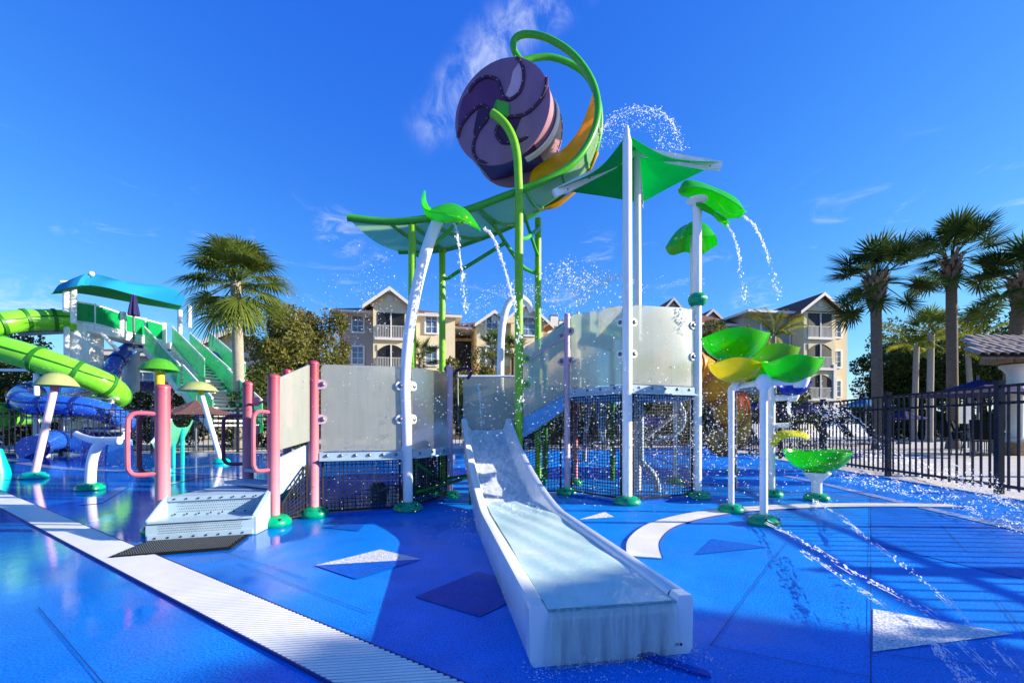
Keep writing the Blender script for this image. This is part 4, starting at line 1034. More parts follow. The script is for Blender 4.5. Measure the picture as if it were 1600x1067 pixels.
# ================================================================ orange tube slide
ot = thing('tube_slide', 'orange and yellow ribbed tube slide curling down behind the upper deck', 'slide', (2.8, 6.8, 0))
opath = spline([V((2.3, 6.5, 1.70)), P(1078, 572, 7.0), P(1104, 588, 7.0), P(1128, 616, 7.0), P(1144, 648, 7.1), P(1146, 676, 7.5), P(1130, 690, 8.0)], 8)
for k in range(6):
    a, b = int(k * (len(opath) - 1) / 6), int((k + 1) * (len(opath) - 1) / 6)
    o = MB().tube(opath[a:b + 1], 0.25, 20).build('tube_section', 'orange_tube', ot)
    MB().tube([opath[b] - (opath[b] - opath[max(0, b - 1)]).normalized() * .05, opath[b] + (opath[b] - opath[max(0, b - 1)]).normalized() * .05], 0.275, 20).build('flange', 'orange_band', o)
MB().tube([V((opath[-8].x, opath[-8].y, 0)), opath[-8]], 0.05, 10).build('leg', 'stem_yellow', ot)
cover(opath[-8].x, opath[-8].y, ot, .12)
fl_ = thing('ribbon_flag', 'orange red ribbon strips hanging beside the orange tube', 'ribbons', P(1160, 610, 5.9))
for k in range(4):
    a = P(1154 + 4 * k, 610, 5.9); b = P(1150 + 7 * k, 646 - (k % 2) * 4, 5.9)
    MB().sheet(lambda u, v, a=a, b=b: a.lerp(b, u) + V((0.03 * (v - .5) * (1.2 - u * .4), 0.02 * math.sin(6 * u), 0)), 6, 2, .008).build('ribbon', 'orange_red', fl_)
MB().tube([P(1150, 611, 5.9), P(1172, 611, 5.9)], 0.015, 6).tube([P(1150, 611, 5.9), Gd(1150, 765, 0)], 0.012, 6).build('hanging_rod', 'steel_dark', fl_)
# dark green sprayer roof with nozzle behind the stair
gr = thing('nozzle_roof', 'dark green arched roof with pale stripes and a fan nozzle behind the stair', 'spray roof', (0.9, 6.6, 0))
def arch(u, v):
    p = spline([P(828, 560, 6.6), P(846, 538, 6.6), P(875, 508, 6.6), P(905, 495, 6.6), P(940, 497, 6.6), P(965, 505, 6.6)], 5)
    c = lerpl(p, u); return c + V((0, (v - .5) * .9, -0.35 * (2 * v - 1) ** 2))
MB().sheet(arch, 20, 10, .02).build('roof', 'dome_green', gr)
for k in range(3):
    MB().sheet(lambda u, v, k=k: arch(0.60 + k * .13 + .06 * u, v) + V((0, -.004, .014)), 4, 10, .006).build('stripe', 'leaf_yellow' if k < 2 else 'leaf_olive', gr)
MB().lathe([(0.07, 0), (0.07, .04), (0.03, .06), (0.02, .09), (0, .091)], P(903, 497, 6.5), 14).build('nozzle', 'railing', gr)
for x in (0.5, 1.5): MB().tube([V((x, 6.7, 0)), V((x, 6.7, 2.1))], .04, 10).build('leg', 'tube_flange_green', gr)

# ================================================================ mushroom sprayers and a jet on the left
def mushroom(label, base, topp, rc, stem, capm, topmat, r=0.06, hc=0.2):
    base, topp = X(base), X(topp)
    t = thing('mushroom_sprayer', label, 'mushroom sprayer', base, 'mushroom sprayers')
    k = base.lerp(topp, 0.86)
    MB().tube([base, base.lerp(topp, .5), k], r, 12).build('stem', stem, t)
    MB().tube([k, topp], r * 1.02, 12).build('stem_head', topmat, t)
    def cp(u, v):
        a = 2 * math.pi * u; rr = rc * (0.02 + .98 * v)
        return topp + V((rr * math.cos(a), rr * math.sin(a), hc * (0.25 - v ** 2.4)))
    MB().sheet(cp, 32, 8, .014).build('cap', capm, t)
    cover(base.x, base.y, t, .17, .10, 'dome_teal')
    return t
mushroom('faded mushroom sprayer with a leaning pink stem, far left', Gd(53, 747), P(89, 588, 6.9), 0.26, 'stem_pink', 'cap_faded', 'pink_handle', .048)
mushroom('faded mushroom sprayer with a leaning white stem near the palm', Gd(346, 723), P(310, 600, 9.6), 0.37, 'white_paint', 'cap_faded', 'stem_yellow', .05)
mushroom('bright green mushroom sprayer with a yellow stem behind the tall pink post', V((P(252, 600, 7.6).x, 7.6, 0)), P(249, 565, 7.6), 0.28, 'stem_yellow', 'cap_green', 'stem_yellow', .07)
jt = thing('curved_jet', 'white curved pipe with a slanted spray bar on a green base', 'spray jet', Gd(141, 765))
g0 = Gd(141, 765)
MB().tube(spline([g0, P(142, 738, 5.6), P(145, 715, 5.6), P(152, 698, 5.58), P(163, 688, 5.55)], 6), 0.055, 12).build('pipe', 'white_paint', jt)
MB().tube(spline([P(118, 677, 5.55), P(130, 683, 5.55), P(150, 688, 5.55), P(187, 688, 5.55)], 6), [0.035, 0.05], 10).build('spray_bar', 'white_paint', jt)
cover(g0.x, g0.y, jt, .15, .09)
ks = thing('kiddie_slide', 'small teal slide chute behind the tall pink post', 'slide', Gd(268, 708))
ka, kb_ = P(285, 668, 9.2), P(256, 705, 9.0)
def kfl(u, v):
    c = ka.lerp(kb_, u) + V((0, 0, -.10 * math.sin(math.pi * u))); s_ = 2 * v - 1
    return c + V((0, .30 * s_, .16 * s_ ** 4))
MB().sheet(kfl, 12, 10, .03).build('chute', 'panel_teal', ks)
MB().tube([ka + V((0, -.31, .18)), kb_ + V((0, -.31, .18))], .03, 8).build('rail', 'white_paint', ks)
for q in (ka, ka.lerp(kb_, .5)): MB().tube([V((q.x, q.y, 0)), q], .04, 8).build('leg', 'dome_teal', ks)
tc_ = thing('teal_cone', 'teal cone-shaped water toy cut off by the left edge', 'water toy', Gd(-4, 742))
g1 = Gd(-4, 742); MB().lathe([(0.16, 0), (0.15, .08), (0.09, .30), (0.06, .42), (0, .44)], g1, 16).build('cone', 'dome_teal', tc_)
# ================================================================ slide tower on the left
tw = thing('slide_tower', 'white slide tower with curved green railing and stairs, far left', 'slide tower', (-15, 17, 0))
YT = 16.5
edge = spline([P(108, 503, 16.2), P(150, 505, 16.8), P(190, 519, 18), P(225, 531, 19), P(256, 546, 20)], 6)
zf = edge[0].z
edge = [V((p.x, p.y, zf)) for p in edge]
MB().prism([V((p.x, p.y, zf - .02)) for p in edge] + [V((-13.5, 23, zf - .02)), V((-17, 22, zf - .02))], (0, 0, -0.25)).build('deck', 'white_paint', tw, smooth=False)
RH = 0.66
seg = [(0.0, .235), (.245, .48), (.53, .76), (.77, .985)]
for a, b in seg:
    MB().sheet(lambda u, v, a=a, b=b: lerpl(edge, a + (b - a) * u) + V((0, 0, .07 + RH * v)), 8, 1, .02).build('guard_panel', 'panel_green', tw)
MB().tube([p + V((0, 0, RH + .1)) for p in edge], .035, 8).build('top_rail', 'white_paint', tw)
MB().tube([p + V((0, 0, .04)) for p in edge], .05, 8).build('bottom_rail', 'white_paint', tw)
for t, w in ((0, .12), (.24, .03), (.505, .13), (.765, .03), (1, .10)):
    p = lerpl(edge, t); MB().tube([p + V((0, 0, -.2)), p + V((0, 0, RH + .16))], w, 10).build('guard_post', 'white_paint', tw)
def colm(px, y, pt, r, mat='white_paint'):
    p = P(px, pt, y); return MB().tube([V((p.x, y, 0)), V((p.x, y, p.z))], r, 16).build('column', mat, tw)
colm(117, 16.3, 505, .20); colm(144, 17.4, 520, .34); colm(206, 19.2, 540, .27, 'steel_blue'); colm(104, 15.9, 455, .08)
MB().box(P(124, 590, 16.5), (0.42, .4, 3.4)).build('pier', 'white_paint', tw, smooth=False)
for a, b in (((150, 512, 16.9), (185, 548, 17.4)), ((120, 528, 16.4), (160, 545, 17.0)), ((200, 545, 18.6), (235, 548, 19))):
    MB().tube([P(*a), P(*b)], .07, 8).build('strut', 'white_paint', tw)
MB().bar(P(30, 521, 15.5), P(112, 517, 16.4), .5, .12).build('landing_beam', 'steel_blue', tw, smooth=False)
# stairs: two flights seen side on
def flight(a, b, n, w, treads='steel_blue'):
    a, b = X(a), X(b); d = V((b.x - a.x, b.y - a.y, 0)).normalized(); nrm = V((-d.y, d.x, 0))
    for k in range(n):
        c = a.lerp(b, (k + .5) / n); MB().bar(c - nrm * w / 2, c + nrm * w / 2, .26, .06).build('step', 'white_paint', tw, smooth=False)
    for s in (-1, 1):
        o = nrm * s * (w / 2 + .05)
        MB().prism([a + o, b + o, b + o + V((0, 0, .85)), a + o + V((0, 0, .85))], nrm * .03).build('stair_guard', 'panel_teal', tw, smooth=False)
        MB().tube([a + o + V((0, 0, .9)), b + o + V((0, 0, .9))], .035, 8).build('stair_rail', 'white_paint', tw)
        MB().bar(a + o - V((0, 0, .05)), b + o - V((0, 0, .05)), .08, .28).build('stair_cheek', 'white_paint' if s < 0 else 'panel_green', tw, smooth=False)
flight(P(262, 548, 19.5), P(322, 612, 16.5), 13, 1.5)
flight(P(322, 612, 16.4), P(372, 668, 14.2), 9, 1.3)
flight(P(298, 545, 20.5), P(352, 600, 17.5), 12, 1.3)
MB().box(P(322, 614, 16.4), (1.4, 1.2, .1)).build('landing', 'white_paint', tw, smooth=False)
MB().prism([P(288, 580, 17), P(318, 590, 16.2), P(318, 640, 16.2), P(288, 640, 17)], (0, .05, 0)).build('stair_guard', 'panel_teal', tw, smooth=False)
# tower shade
st = thing('tower_shade', 'blue and green fabric shade stretched over the slide tower', 'shade canopy', (-15, 17, 0))
ca, cb, cc, cd = P(80, 458, 15.2), P(143, 428, 15.6), P(268, 450, 19.5), P(282, 481, 17.6)
ridge = spline([P(100, 443, 15.4), P(143, 428, 15.7), P(200, 441, 19.0), P(265, 450, 21), P(290, 466, 21)], 6)
brow = spline([P(84, 456, 15.1), P(128, 446, 15.2), P(165, 449, 17.2), P(215, 462, 19.0), P(284, 478, 20)], 6)
hem = spline([P(80, 459, 15.6), P(120, 458, 17.2), P(160, 464, 18.8), P(215, 474, 20.2), P(278, 484, 21)], 6)
MB().sheet(lambda u, v: lerpl(ridge, u).lerp(lerpl(brow, u), v) + V((0, 0, .08 * math.sin(math.pi * v))), 24, 6, .02).build('outer_fabric', 'fabric_blue', st)
MB().sheet(lambda u, v: lerpl(brow, u).lerp(lerpl(hem, u), v) + V((0, 0, -.03 * math.sin(math.pi * v))), 24, 6, .02).build('inner_fabric', 'fabric_under', st)
for px, y, a, b in ((115, 15.5, 447, 505), (103, 15.3, 455, 488), (281, 18, 485, 522), (296, 19, 478, 512)):
    MB().tube([P(px, a, y), P(px, b, y)], .085, 10).build('post', 'white_paint', st)
MB().tube([cb, P(125, 443, 15.5), P(98, 456, 15.3)], .035, 8).build('arm', 'white_paint', st); MB().ball(cb, .09, 10, 6).build('arm_head', 'white_paint', st)
MB().bar(P(95, 440, 15.4), P(125, 440, 15.6), .05, .06).build('arm', 'white_paint', st, smooth=False)
cu = thing('closed_umbrella', 'closed navy umbrella standing on the slide tower deck', 'umbrella', P(209, 545, 18.0))
p0 = P(209, 545, 18.0)
MB().tube([p0, P(209, 460, 18.0)], .04, 8).build('pole', 'steel_dark', cu)
def clo(u, v):
    a = 2 * math.pi * u; r = (.05 + .13 * v ** .8) * (1 + .22 * math.sin(6 * a)); c = P(209, 461, 18.0).lerp(P(209, 493, 18.0), v); return c + V((r * math.cos(a), r * math.sin(a), 0))
MB().sheet(clo, 36, 8, .01).build('cover', 'fabric_navy', cu)

# tube slides
def tube_slide(label, pts, r, mat, fl, nsec, loc):
    t = thing('tube_slide', label, 'slide', loc)
    path = spline([P(*p) for p in pts], 7); n = len(path) - 1
    for k in range(nsec):
        a, b = int(k * n / nsec), int((k + 1) * n / nsec)
        o = MB().tube(path[a:b + 1], r, 20).build('tube_section', mat, t)
        d = (path[b] - path[b - 1]).normalized()
        MB().tube([path[b] - d * .05, path[b] + d * .05], r * 1.09, 20).build('flange', fl, o)
        # moulded seam along the flank facing the pad
        if b - a > 2:
            q = []
            for i in range(a, b + 1):
                dd = (path[min(i + 1, n)] - path[max(i - 1, 0)]).normalized(); sd = dd.cross(V((0, 0, 1))).normalized()
                if sd.y > 0: sd = -sd
                q.append(path[i] + (sd * .97 + V((0, 0, .25))).normalized() * r)
            MB().tube(q, .025, 6).build('seam', fl, o)
    return t, path
gt, gp = tube_slide('lime green tube slide spiralling down on the far left', [(118, 502, 16.2), (85, 500, 15.8), (40, 501, 15.2), (0, 506, 14.6), (-60, 516, 14), (-120, 528, 13.2), (-110, 536, 12.6), (-50, 540, 12.6), (0, 545, 12.8), (60, 562, 13.0), (120, 583, 13.4), (165, 602, 13.9), (182, 618, 14.6), (160, 632, 15.4), (110, 640, 15.2), (60, 642, 14.0), (0, 650, 12.8), (-70, 660, 12)], .37, 'tube_lime', 'tube_flange_green', 17, (-14, 14, 0))
bt2, bpth = tube_slide('blue tube slide coiling below the green one', [(372, 562, 20), (335, 560, 20.5), (290, 556, 21), (250, 549, 20.5), (215, 541, 19.5), (185, 560, 18.5), (170, 590, 17.5), (140, 600, 16.5), (95, 604, 15), (52, 610, 13.8), (32, 622, 13.0), (50, 633, 12.6), (95, 633, 12.6), (140, 638, 12.8), (180, 650, 13.2), (196, 664, 13.9), (180, 678, 14.3), (130, 684, 13.4), (80, 690, 12.2), (52, 700, 11.3)], .29, 'tube_blue', 'tube_flange_blue', 18, (-14, 13, 0))
for t, path, idx, mat in ((gt, gp, (30, 62, 78, 100), 'white_paint'), (bt2, bpth, (60, 84, 100, 118), 'white_paint')):
    for i in idx:
        if i < len(path):
            q = path[i]; MB().tube([V((q.x, q.y + .1, 0)), V((q.x, q.y + .1, q.z - .2))], .07, 10).build('leg', mat, t)
            MB().bar(V((q.x - .9, q.y - .1, q.z - .36)), V((q.x + .3, q.y, q.z - .36)), .1, .07).build('cradle', mat, t, smooth=False)
ro = thing('slide_runout', 'light blue slide run-out trough at the foot of the tube slides', 'slide run-out', Gd(150, 728))
a, b = Gd(200, 727), Gd(140, 729)
def trough(dx, w, h, x0, x1, y0):
    return [V((x0, y0, 0)), V((x1, y0, 0)), V((x1 - .06, y0, h)), V((x0 + .06, y0, h))]
MB().prism(trough(0, 0, .52, b.x, a.x, 9.1), (0, .1, 0)).build('end_wall', 'runout_blue', ro, smooth=False)
MB().prism([V((b.x - .02, 9.1, 0)), V((b.x - .02, 9.1, .48)), V((b.x - 3.0, 11.4, .48)), V((b.x - 3.0, 11.4, 0))], (.06, .02, 0)).build('side_wall', 'tube_blue', ro, smooth=False)
MB().prism([V((a.x - .06, 9.1, 0)), V((a.x - .06, 9.1, .48)), V((a.x - 2.6, 11.6, .48)), V((a.x - 2.6, 11.6, 0))], (.06, .02, 0)).build('side_wall', 'runout_blue', ro, smooth=False)
MB().prism([V((b.x, 9.2, .1)), V((a.x - .06, 9.2, .1)), V((a.x - 2.6, 11.5, .12)), V((b.x - 3, 11.4, .12))], (0, 0, .03)).build('trough_floor', 'runout_blue', ro, smooth=False)

# ================================================================ apartment buildings
def windows(root, M, cells, w=1.0, h=1.6, nx=2, ny=3):
    for x, z, ww, hh, y in cells:
        fr = MB(); c = []
        def q(dx, dz, dy): return M @ V((x + dx, y + dy, z + dz))
        def slab(x0, x1, z0, z1, y0, y1):
            vs = [q(a, b_, c_) for c_ in (y0, y1) for a, b_ in ((x0, z0), (x1, z0), (x1, z1), (x0, z1))]
            return vs, [(0, 1, 2, 3), (7, 6, 5, 4), (0, 4, 5, 1), (1, 5, 6, 2), (2, 6, 7, 3), (3, 7, 4, 0)]
        t = .13
        for r in ((-ww / 2 - t, ww / 2 + t, hh / 2, hh / 2 + t), (-ww / 2 - t, ww / 2 + t, -hh / 2 - t, -hh / 2), (-ww / 2 - t, -ww / 2, -hh / 2, hh / 2), (ww / 2, ww / 2 + t, -hh / 2, hh / 2)):
            fr.add(*slab(*r, -.10, .02))
        wd = fr.build('window', 'frame', root, smooth=False)
        MB().add(*slab(-ww / 2, ww / 2, -hh / 2, hh / 2, -.02, .01)).build('pane', 'pane', wd, smooth=False)
        mm = MB()
        for k in range(1, nx): mm.add(*slab(-ww / 2 + ww * k / nx - .02, -ww / 2 + ww * k / nx + .02, -hh / 2, hh / 2, -.05, -.021))
        for k in range(1, ny): mm.add(*slab(-ww / 2, ww / 2, -hh / 2 + hh * k / ny - .02, -hh / 2 + hh * k / ny + .02, -.052, -.0215))
        mm.build('glazing_bars', 'frame', wd, smooth=False)
def lbox(root, M, name, mat, x0, x1, y0, y1, z0, z1):
    vs = [M @ V(p) for p in ((x0, y0, z0), (x1, y0, z0), (x1, y1, z0), (x0, y1, z0), (x0, y0, z1), (x1, y0, z1), (x1, y1, z1), (x0, y1, z1))]
    return MB().add(vs, [(3, 2, 1, 0), (4, 5, 6, 7), (0, 1, 5, 4), (1, 2, 6, 5), (2, 3, 7, 6), (3, 0, 4, 7)]).build(name, mat, root, smooth=False)
def gable(root, M, x0, x1, y0, y1, ze, zp, ov=.5, wall='stucco', fascia_=True):
    """gable facing -y: wall triangle, two roof slabs, white barge boards, round vent"""
    xm = (x0 + x1) / 2
    MB().prism([M @ V(p) for p in ((x0, y0, ze), (x1, y0, ze), (xm, y0, zp))], M.to_3x3() @ V((0, (y1 - y0), 0))).build('gable_wall', wall, root, smooth=False)
    sl_ = (zp - ze) / (xm - x0)
    for s, xe in ((-1, x0 - ov), (1, x1 + ov)):
        ze_ = zp - sl_ * abs(xe - xm)
        pts = [V((xm, y0 - ov, zp + .02)), V((xe, y0 - ov, ze_ + .02)), V((xe, y1, ze_ + .02)), V((xm, y1, zp + .02))]
        MB().prism([M @ p for p in pts], (0, 0, .16)).build('roof', 'roof', root, smooth=False)
        pts = [V((xm, y0 - ov - .05, zp + .20)), V((xe, y0 - ov - .05, ze_ + .20)), V((xe, y0 - ov - .05, ze_ - .10)), V((xm, y0 - ov - .05, zp - .12))]
        MB().prism([M @ p for p in pts], M.to_3x3() @ V((0, .045, 0))).build('barge_board', 'trim', root, smooth=False)
    c = M @ V((xm, y0 - .01, ze + (zp - ze) * .45)); n = M.to_3x3() @ V((0, -1, 0))
    MB().lathe([(.28, 0), (.28, .05), (0, .06)], c, 16, n).build('vent', 'trim', root)
def hip(root, M, x0, x1, y0, y1, ze, zr, ov=.6, mat='roof'):
    x0 -= ov; x1 += ov; y0 -= ov; y1 += ov; d = min((x1 - x0), (y1 - y0)) / 2
    if (x1 - x0) >= (y1 - y0): ra, rb = V((x0 + d, (y0 + y1) / 2, zr)), V((x1 - d, (y0 + y1) / 2, zr))
    else: ra, rb = V(((x0 + x1) / 2, y0 + d, zr)), V(((x0 + x1) / 2, y1 - d, zr))
    vs = [V((x0, y0, ze)), V((x1, y0, ze)), V((x1, y1, ze)), V((x0, y1, ze)), ra, rb]
    f = [(0, 1, 5, 4), (1, 2, 5), (2, 3, 4, 5), (3, 0, 4), (3, 2, 1, 0)] if (x1 - x0) >= (y1 - y0) else [(0, 1, 4), (1, 2, 5, 4), (2, 3, 5), (3, 0, 4, 5), (3, 2, 1, 0)]
    MB().add([M @ v for v in vs], f).build('roof', mat, root, smooth=False)
    lbox(root, M, 'eave_board', 'trim', x0, x1, y0, y1, ze - .22, ze - .005)
def balcony(root, M, x0, x1, z, y, h=2.45, arched=False):
    """dark screened opening, railing with balusters, middle post, trim"""
    o = lbox(root, M, 'balcony', 'screen', x0, x1, y - .03, y + .02, z, z + h)
    if arched:
        pts = [V((x0 - .02, y - .06, z + h))] + [V((x0 + (x1 - x0) * k / 10, y - .06, z + h - .55 * (2 * k / 10 - 1) ** 2)) for k in range(11)] + [V((x1 + .02, y - .06, z + h))]
        MB().prism([M @ p for p in pts], M.to_3x3() @ V((0, .025, 0))).build('arch', 'stucco', o, smooth=False)
    rl = MB(); n = int((x1 - x0) / .13)
    def bx(a, b, c, d, e, f): 
        vs = [M @ V(p) for p in ((a, c, e), (b, c, e), (b, d, e), (a, d, e), (a, c, f), (b, c, f), (b, d, f), (a, d, f))]
        rl.add(vs, [(3, 2, 1, 0), (4, 5, 6, 7), (0, 1, 5, 4), (1, 2, 6, 5), (2, 3, 7, 6), (3, 0, 4, 7)])
    for k in range(n + 1):
        xx = x0 + (x1 - x0) * k / n; bx(xx - .028, xx + .028, y - .10, y - .05, z, z + 1.0)
    bx(x0, x1, y - .11, y - .045, z + 1.0, z + 1.07); bx(x0, x1, y - .11, y - .045, z, z + .06)
    rl.build('railing', 'railing', o, smooth=False)
    xm = (x0 + x1) / 2
    lbox(o, M, 'screen_post', 'trim', xm - .05, xm + .05, y - .13, y - .035, z, z + h - .02)
    lbox(o, M, 'sill', 'trim', x0 - .2, x1 + .2, y - .22, y + .02, z - .2, z - .002)
    return o
def frame_M(px, y, yaw): p = P(px, 665, y); return Matrix.Translation(V((p.x, y, 0))) @ Matrix.Rotation(R(yaw), 4, 'Z')
ST = 2.88
# right-hand block
bR = thing('apartment_building', 'tan apartment block with screened balconies behind the right palms', 'building', (28, 42, 0))
M = frame_M(1256, 42, 9)
lbox(bR, M, 'wall', 'stucco', 0, 3.4, 0, 12, 0, 11.5); lbox(bR, M, 'wall', 'stucco', 3.4, 5.5, .8, 12, 0, 11.45)
lbox(bR, M, 'wall', 'stucco_grey_shade', -5.0, 0, 1.6, 13, 0, 11.4); lbox(bR, M, 'wall', 'stucco_grey_shade', -9.5, -5.0, 3.0, 13, 0, 10.6)
gable(bR, M, -.25, 3.65, 0, 6, 11.6, 13.05, .55); hip(bR, M, -5.0, 5.5, .8, 12.5, 11.55, 13.0); hip(bR, M, -9.5, -5, 3.0, 13, 10.7, 12.2)
for k, ar_ in ((1, True), (2, True), (3, False), (0, True)): balcony(bR, M, .45, 2.95, .45 + k * ST, 0, 2.3, ar_)
windows(bR, M, [(4.3, 1.5 + k * ST, .85, 1.5, .8) for k in range(4)] + [(-2.6, 1.5 + k * ST, 1.2, 1.5, 1.6) for k in range(4)])
for x in (.15, 3.2): lbox(bR, M, 'pilaster', 'trim', x - .16, x + .16, -.16, .0, 0, 6.6)
lbox(bR, M, 'downpipe', 'trim', -.25, -.13, 1.42, 1.58, 0, 11.3)
# left-hand block
bL = thing('apartment_building', 'tan apartment block with big gable behind the low deck', 'building', (-9, 39, 0))
M = frame_M(583, 38, 12)
lbox(bL, M, 'wall', 'stucco', 0, 2.75, 0, 10, 0, 11.1); lbox(bL, M, 'wall', 'stucco', 2.75, 7.0, 1.0, 10, 0, 10.6); lbox(bL, M, 'wall', 'stucco_grey_shade', -3.0, 0, 2.2, 11, 0, 10.6)
gable(bL, M, -.25, 3.0, 0, 6, 11.1, 12.35, .55); hip(bL, M, -3.0, 7.0, 1.2, 10.5, 10.7, 12.4)
for k, ar_ in ((0, True), (1, True), (2, True), (3, False)): balcony(bL, M, .35, 2.6, .0 + .12 + k * 2.72, 0, 2.15, ar_)
windows(bL, M, [(4.9, 1.35 + k * 2.85, .95, 1.65, 1.0) for k in range(4)] + [(-1.5, 1.35 + k * 2.85, .9, 1.5, 2.2) for k in range(4)])
lbox(bL, M, 'downpipe', 'trim', 2.86, 2.97, .86, .98, 0, 10.4)
lbox(bL, M, 'side_window', 'screen', 6.99, 7.02, 3.0, 3.5, 1, 9.5)
# middle block: recess, its shade put in as a dark sheet, and two gables
bM = thing('apartment_building', 'ochre apartment block with two gables seen above the slide', 'building', (-1, 40, 0))
M = frame_M(713, 41, 12)
lbox(bM, M, 'wall', 'stucco_orange', -.3, 1.9, 4, 12, 0, 9.6); lbox(bM, M, 'recess_shade', 'screen', -.2, 1.85, 3.95, 3.99, .2, 9.3)  # thin dark sheet stands for the shade inside the recess
lbox(bM, M, 'wall', 'stucco_orange', 1.9, 8.2, 0, 12, 0, 6.4); lbox(bM, M, 'wall', 'stucco', 1.9, 8.2, .02, 12, 6.4, 10.2)
hip(bM, M, -.8, 15, 2.0, 12, 10.2, 12.2); gable(bM, M, 2.0, 5.0, 0, 6, 10.2, 11.3, .35); gable(bM, M, 4.3, 8.6, -.6, 6, 10.3, 12.1, .4)
lbox(bM, M, 'wall', 'stucco', 5.0, 8.1, -.58, .0, 0, 10.25); lbox(bM, M, 'wall', 'stucco', 8.2, 14.6, 2.6, 12, 0, 10.1)
windows(bM, M, [(3.3, 1.5 + k * 2.85, 1.0, 1.7, 0) for k in range(4)] + [(6.6, 1.5 + k * 2.85, 1.35, 1.6, -.58) for k in range(4)])
for k, x in enumerate((11.0, 11.9, 13.0)):
    w = (.42, .35, .48)[k]; h = (12.6, 12.1, 12.7)[k]
    lbox(bM, M, 'chimney', 'trim', x - w, x + w, 5.2, 6.0, 10.4, h); lbox(bM, M, 'chimney_cap', 'steel_dark', x - w * .9, x + w * .9, 5.25, 5.95, h, h + .18)
# distant low block right of centre
bD = thing('apartment_building', 'distant grey apartment block with brown hip roof beyond the bowls', 'building', (17, 52, 0))
M = frame_M(1025, 50, 6)
lbox(bD, M, 'wall', 'stucco_grey_shade', 0, 12.5, 0, 10, 0, 12.3); hip(bD, M, 3.0, 13.0, 0.4, 10, 12.3, 14.3)
gable(bD, M, .0, 3.2, -.6, 6, 12.9, 14.7, .4, 'stucco_grey_shade'); gable(bD, M, 4.2, 7.4, -1.2, 6, 12.0, 13.4, .4, 'stucco_grey_shade')
lbox(bD, M, 'wall', 'stucco_grey_shade', 0, 3.2, -.58, 0, 0, 12.9); lbox(bD, M, 'wall', 'stucco_grey_shade', 4.2, 7.4, -1.18, 0, 0, 12.0)
windows(bD, M, [(x, 1.5 + k * 2.9, 1.0, 1.5, y) for k in range(4) for x, y in ((1.6, -.58), (5.8, -1.18), (10, 0))])
# pale house behind the slide tower
bT = thing('pool_house', 'cream pool house with low pitched roof behind the slide tower', 'building', (-17, 28, 0))
M = frame_M(165, 27, 10)
lbox(bT, M, 'wall', 'stucco', 0, 9.0, 0, 8, 0, 5.2); gable(bT, M, 4.6, 10.0, -.4, 8, 5.3, 6.6, .5, 'stucco'); hip(bT, M, -1, 6, 0, 8, 5.2, 6.2)
lbox(bT, M, 'wall', 'stucco', 4.7, 9.9, -.38, .0, 0, 5.28); windows(bT, M, [(7.2, 3.6, 1.2, 1.3, -.38), (2.0, 3.4, 1.2, 1.3, 0)])
lbox(bT, M, 'awning', 'fabric_navy', 1.0, 8.0, -2.4, -.4, 2.9, 3.3)
for x in (1.1, 4.4, 7.9): lbox(bT, M, 'awning_post', 'steel_dark', x - .06, x + .06, -2.3, -2.18, 0, 2.9)

# ================================================================ pergola at right edge
pg = thing('tiled_pavilion', 'pool pavilion with clay tiled roof and white columns at right edge', 'pavilion', (13.8, 11, 0))
Yp = 12.4
def pcol(x, y):
    MB().lathe([(.29, 0), (.29, .10), (.23, .14), (.19, .20), (.18, 1.86), (.19, 1.90), (.22, 1.95), (.29, 2.04), (.33, 2.06), (.33, 2.14), (0, 2.15)], (x, y, .34), 24).build('column', 'column', pg)
    MB().box((x, y, .17), (.75, .75, .34)).build('plinth', 'stone', pg, smooth=False)
cx1 = P(1587, 665, Yp).x
pcol(cx1, Yp); pcol(cx1 + 3.2, Yp)
for k in range(9):          # rubble stone lintel, stone by stone
    for r_i in range(2):
        w = .42; MB().box((cx1 - .55 + k * .46 + .2 * r_i, Yp + random.uniform(-.015, .015), 2.59 + r_i * .17), (w, .5, .155)).build('stone', 'stone', pg, smooth=False)
# roof slope facing the pad, hipped at its left end, tile by tile
e0 = P(1515, 556, 11.7); tm = None
for j in range(4):
    n0 = 1 + int(j * 1.15)
    for i in range(n0, 15):
        x = e0.x + .10 + i * .26 + (.13 if j % 2 else 0); y = e0.y + .02 + j * .30; z = e0.z + .03 + j * .17
        if tm is None:
            def tf(u, v): return V((-.125 * math.cos(math.pi * v), .40 * u - .03, .065 * math.sin(math.pi * v) + .227 * u - .02 + .03 * (1 - u)))
            tm = MB().sheet(tf, 2, 6, .018).build('tile', 'tile', pg, local=True); ob = tm
        else:
            ob = tm.copy(); COL.objects.link(ob); ob.parent = pg
        ob.location = V((x, y, z)) - ORIGIN[pg.name]; ob.rotation_euler = (random.uniform(-.03, .03), random.uniform(-.03, .03), random.uniform(-.05, .05))
MB().prism([V((e0.x + .3, e0.y, e0.z - .03)), V((e0.x + 4.2, e0.y, e0.z - .03)), V((e0.x + 4.2, e0.y + 1.15, e0.z + .62)), V((e0.x + 1.45, e0.y + 1.15, e0.z + .62))], (0, 0, -.05)).build('roof_boards', 'bark', pg, smooth=False)

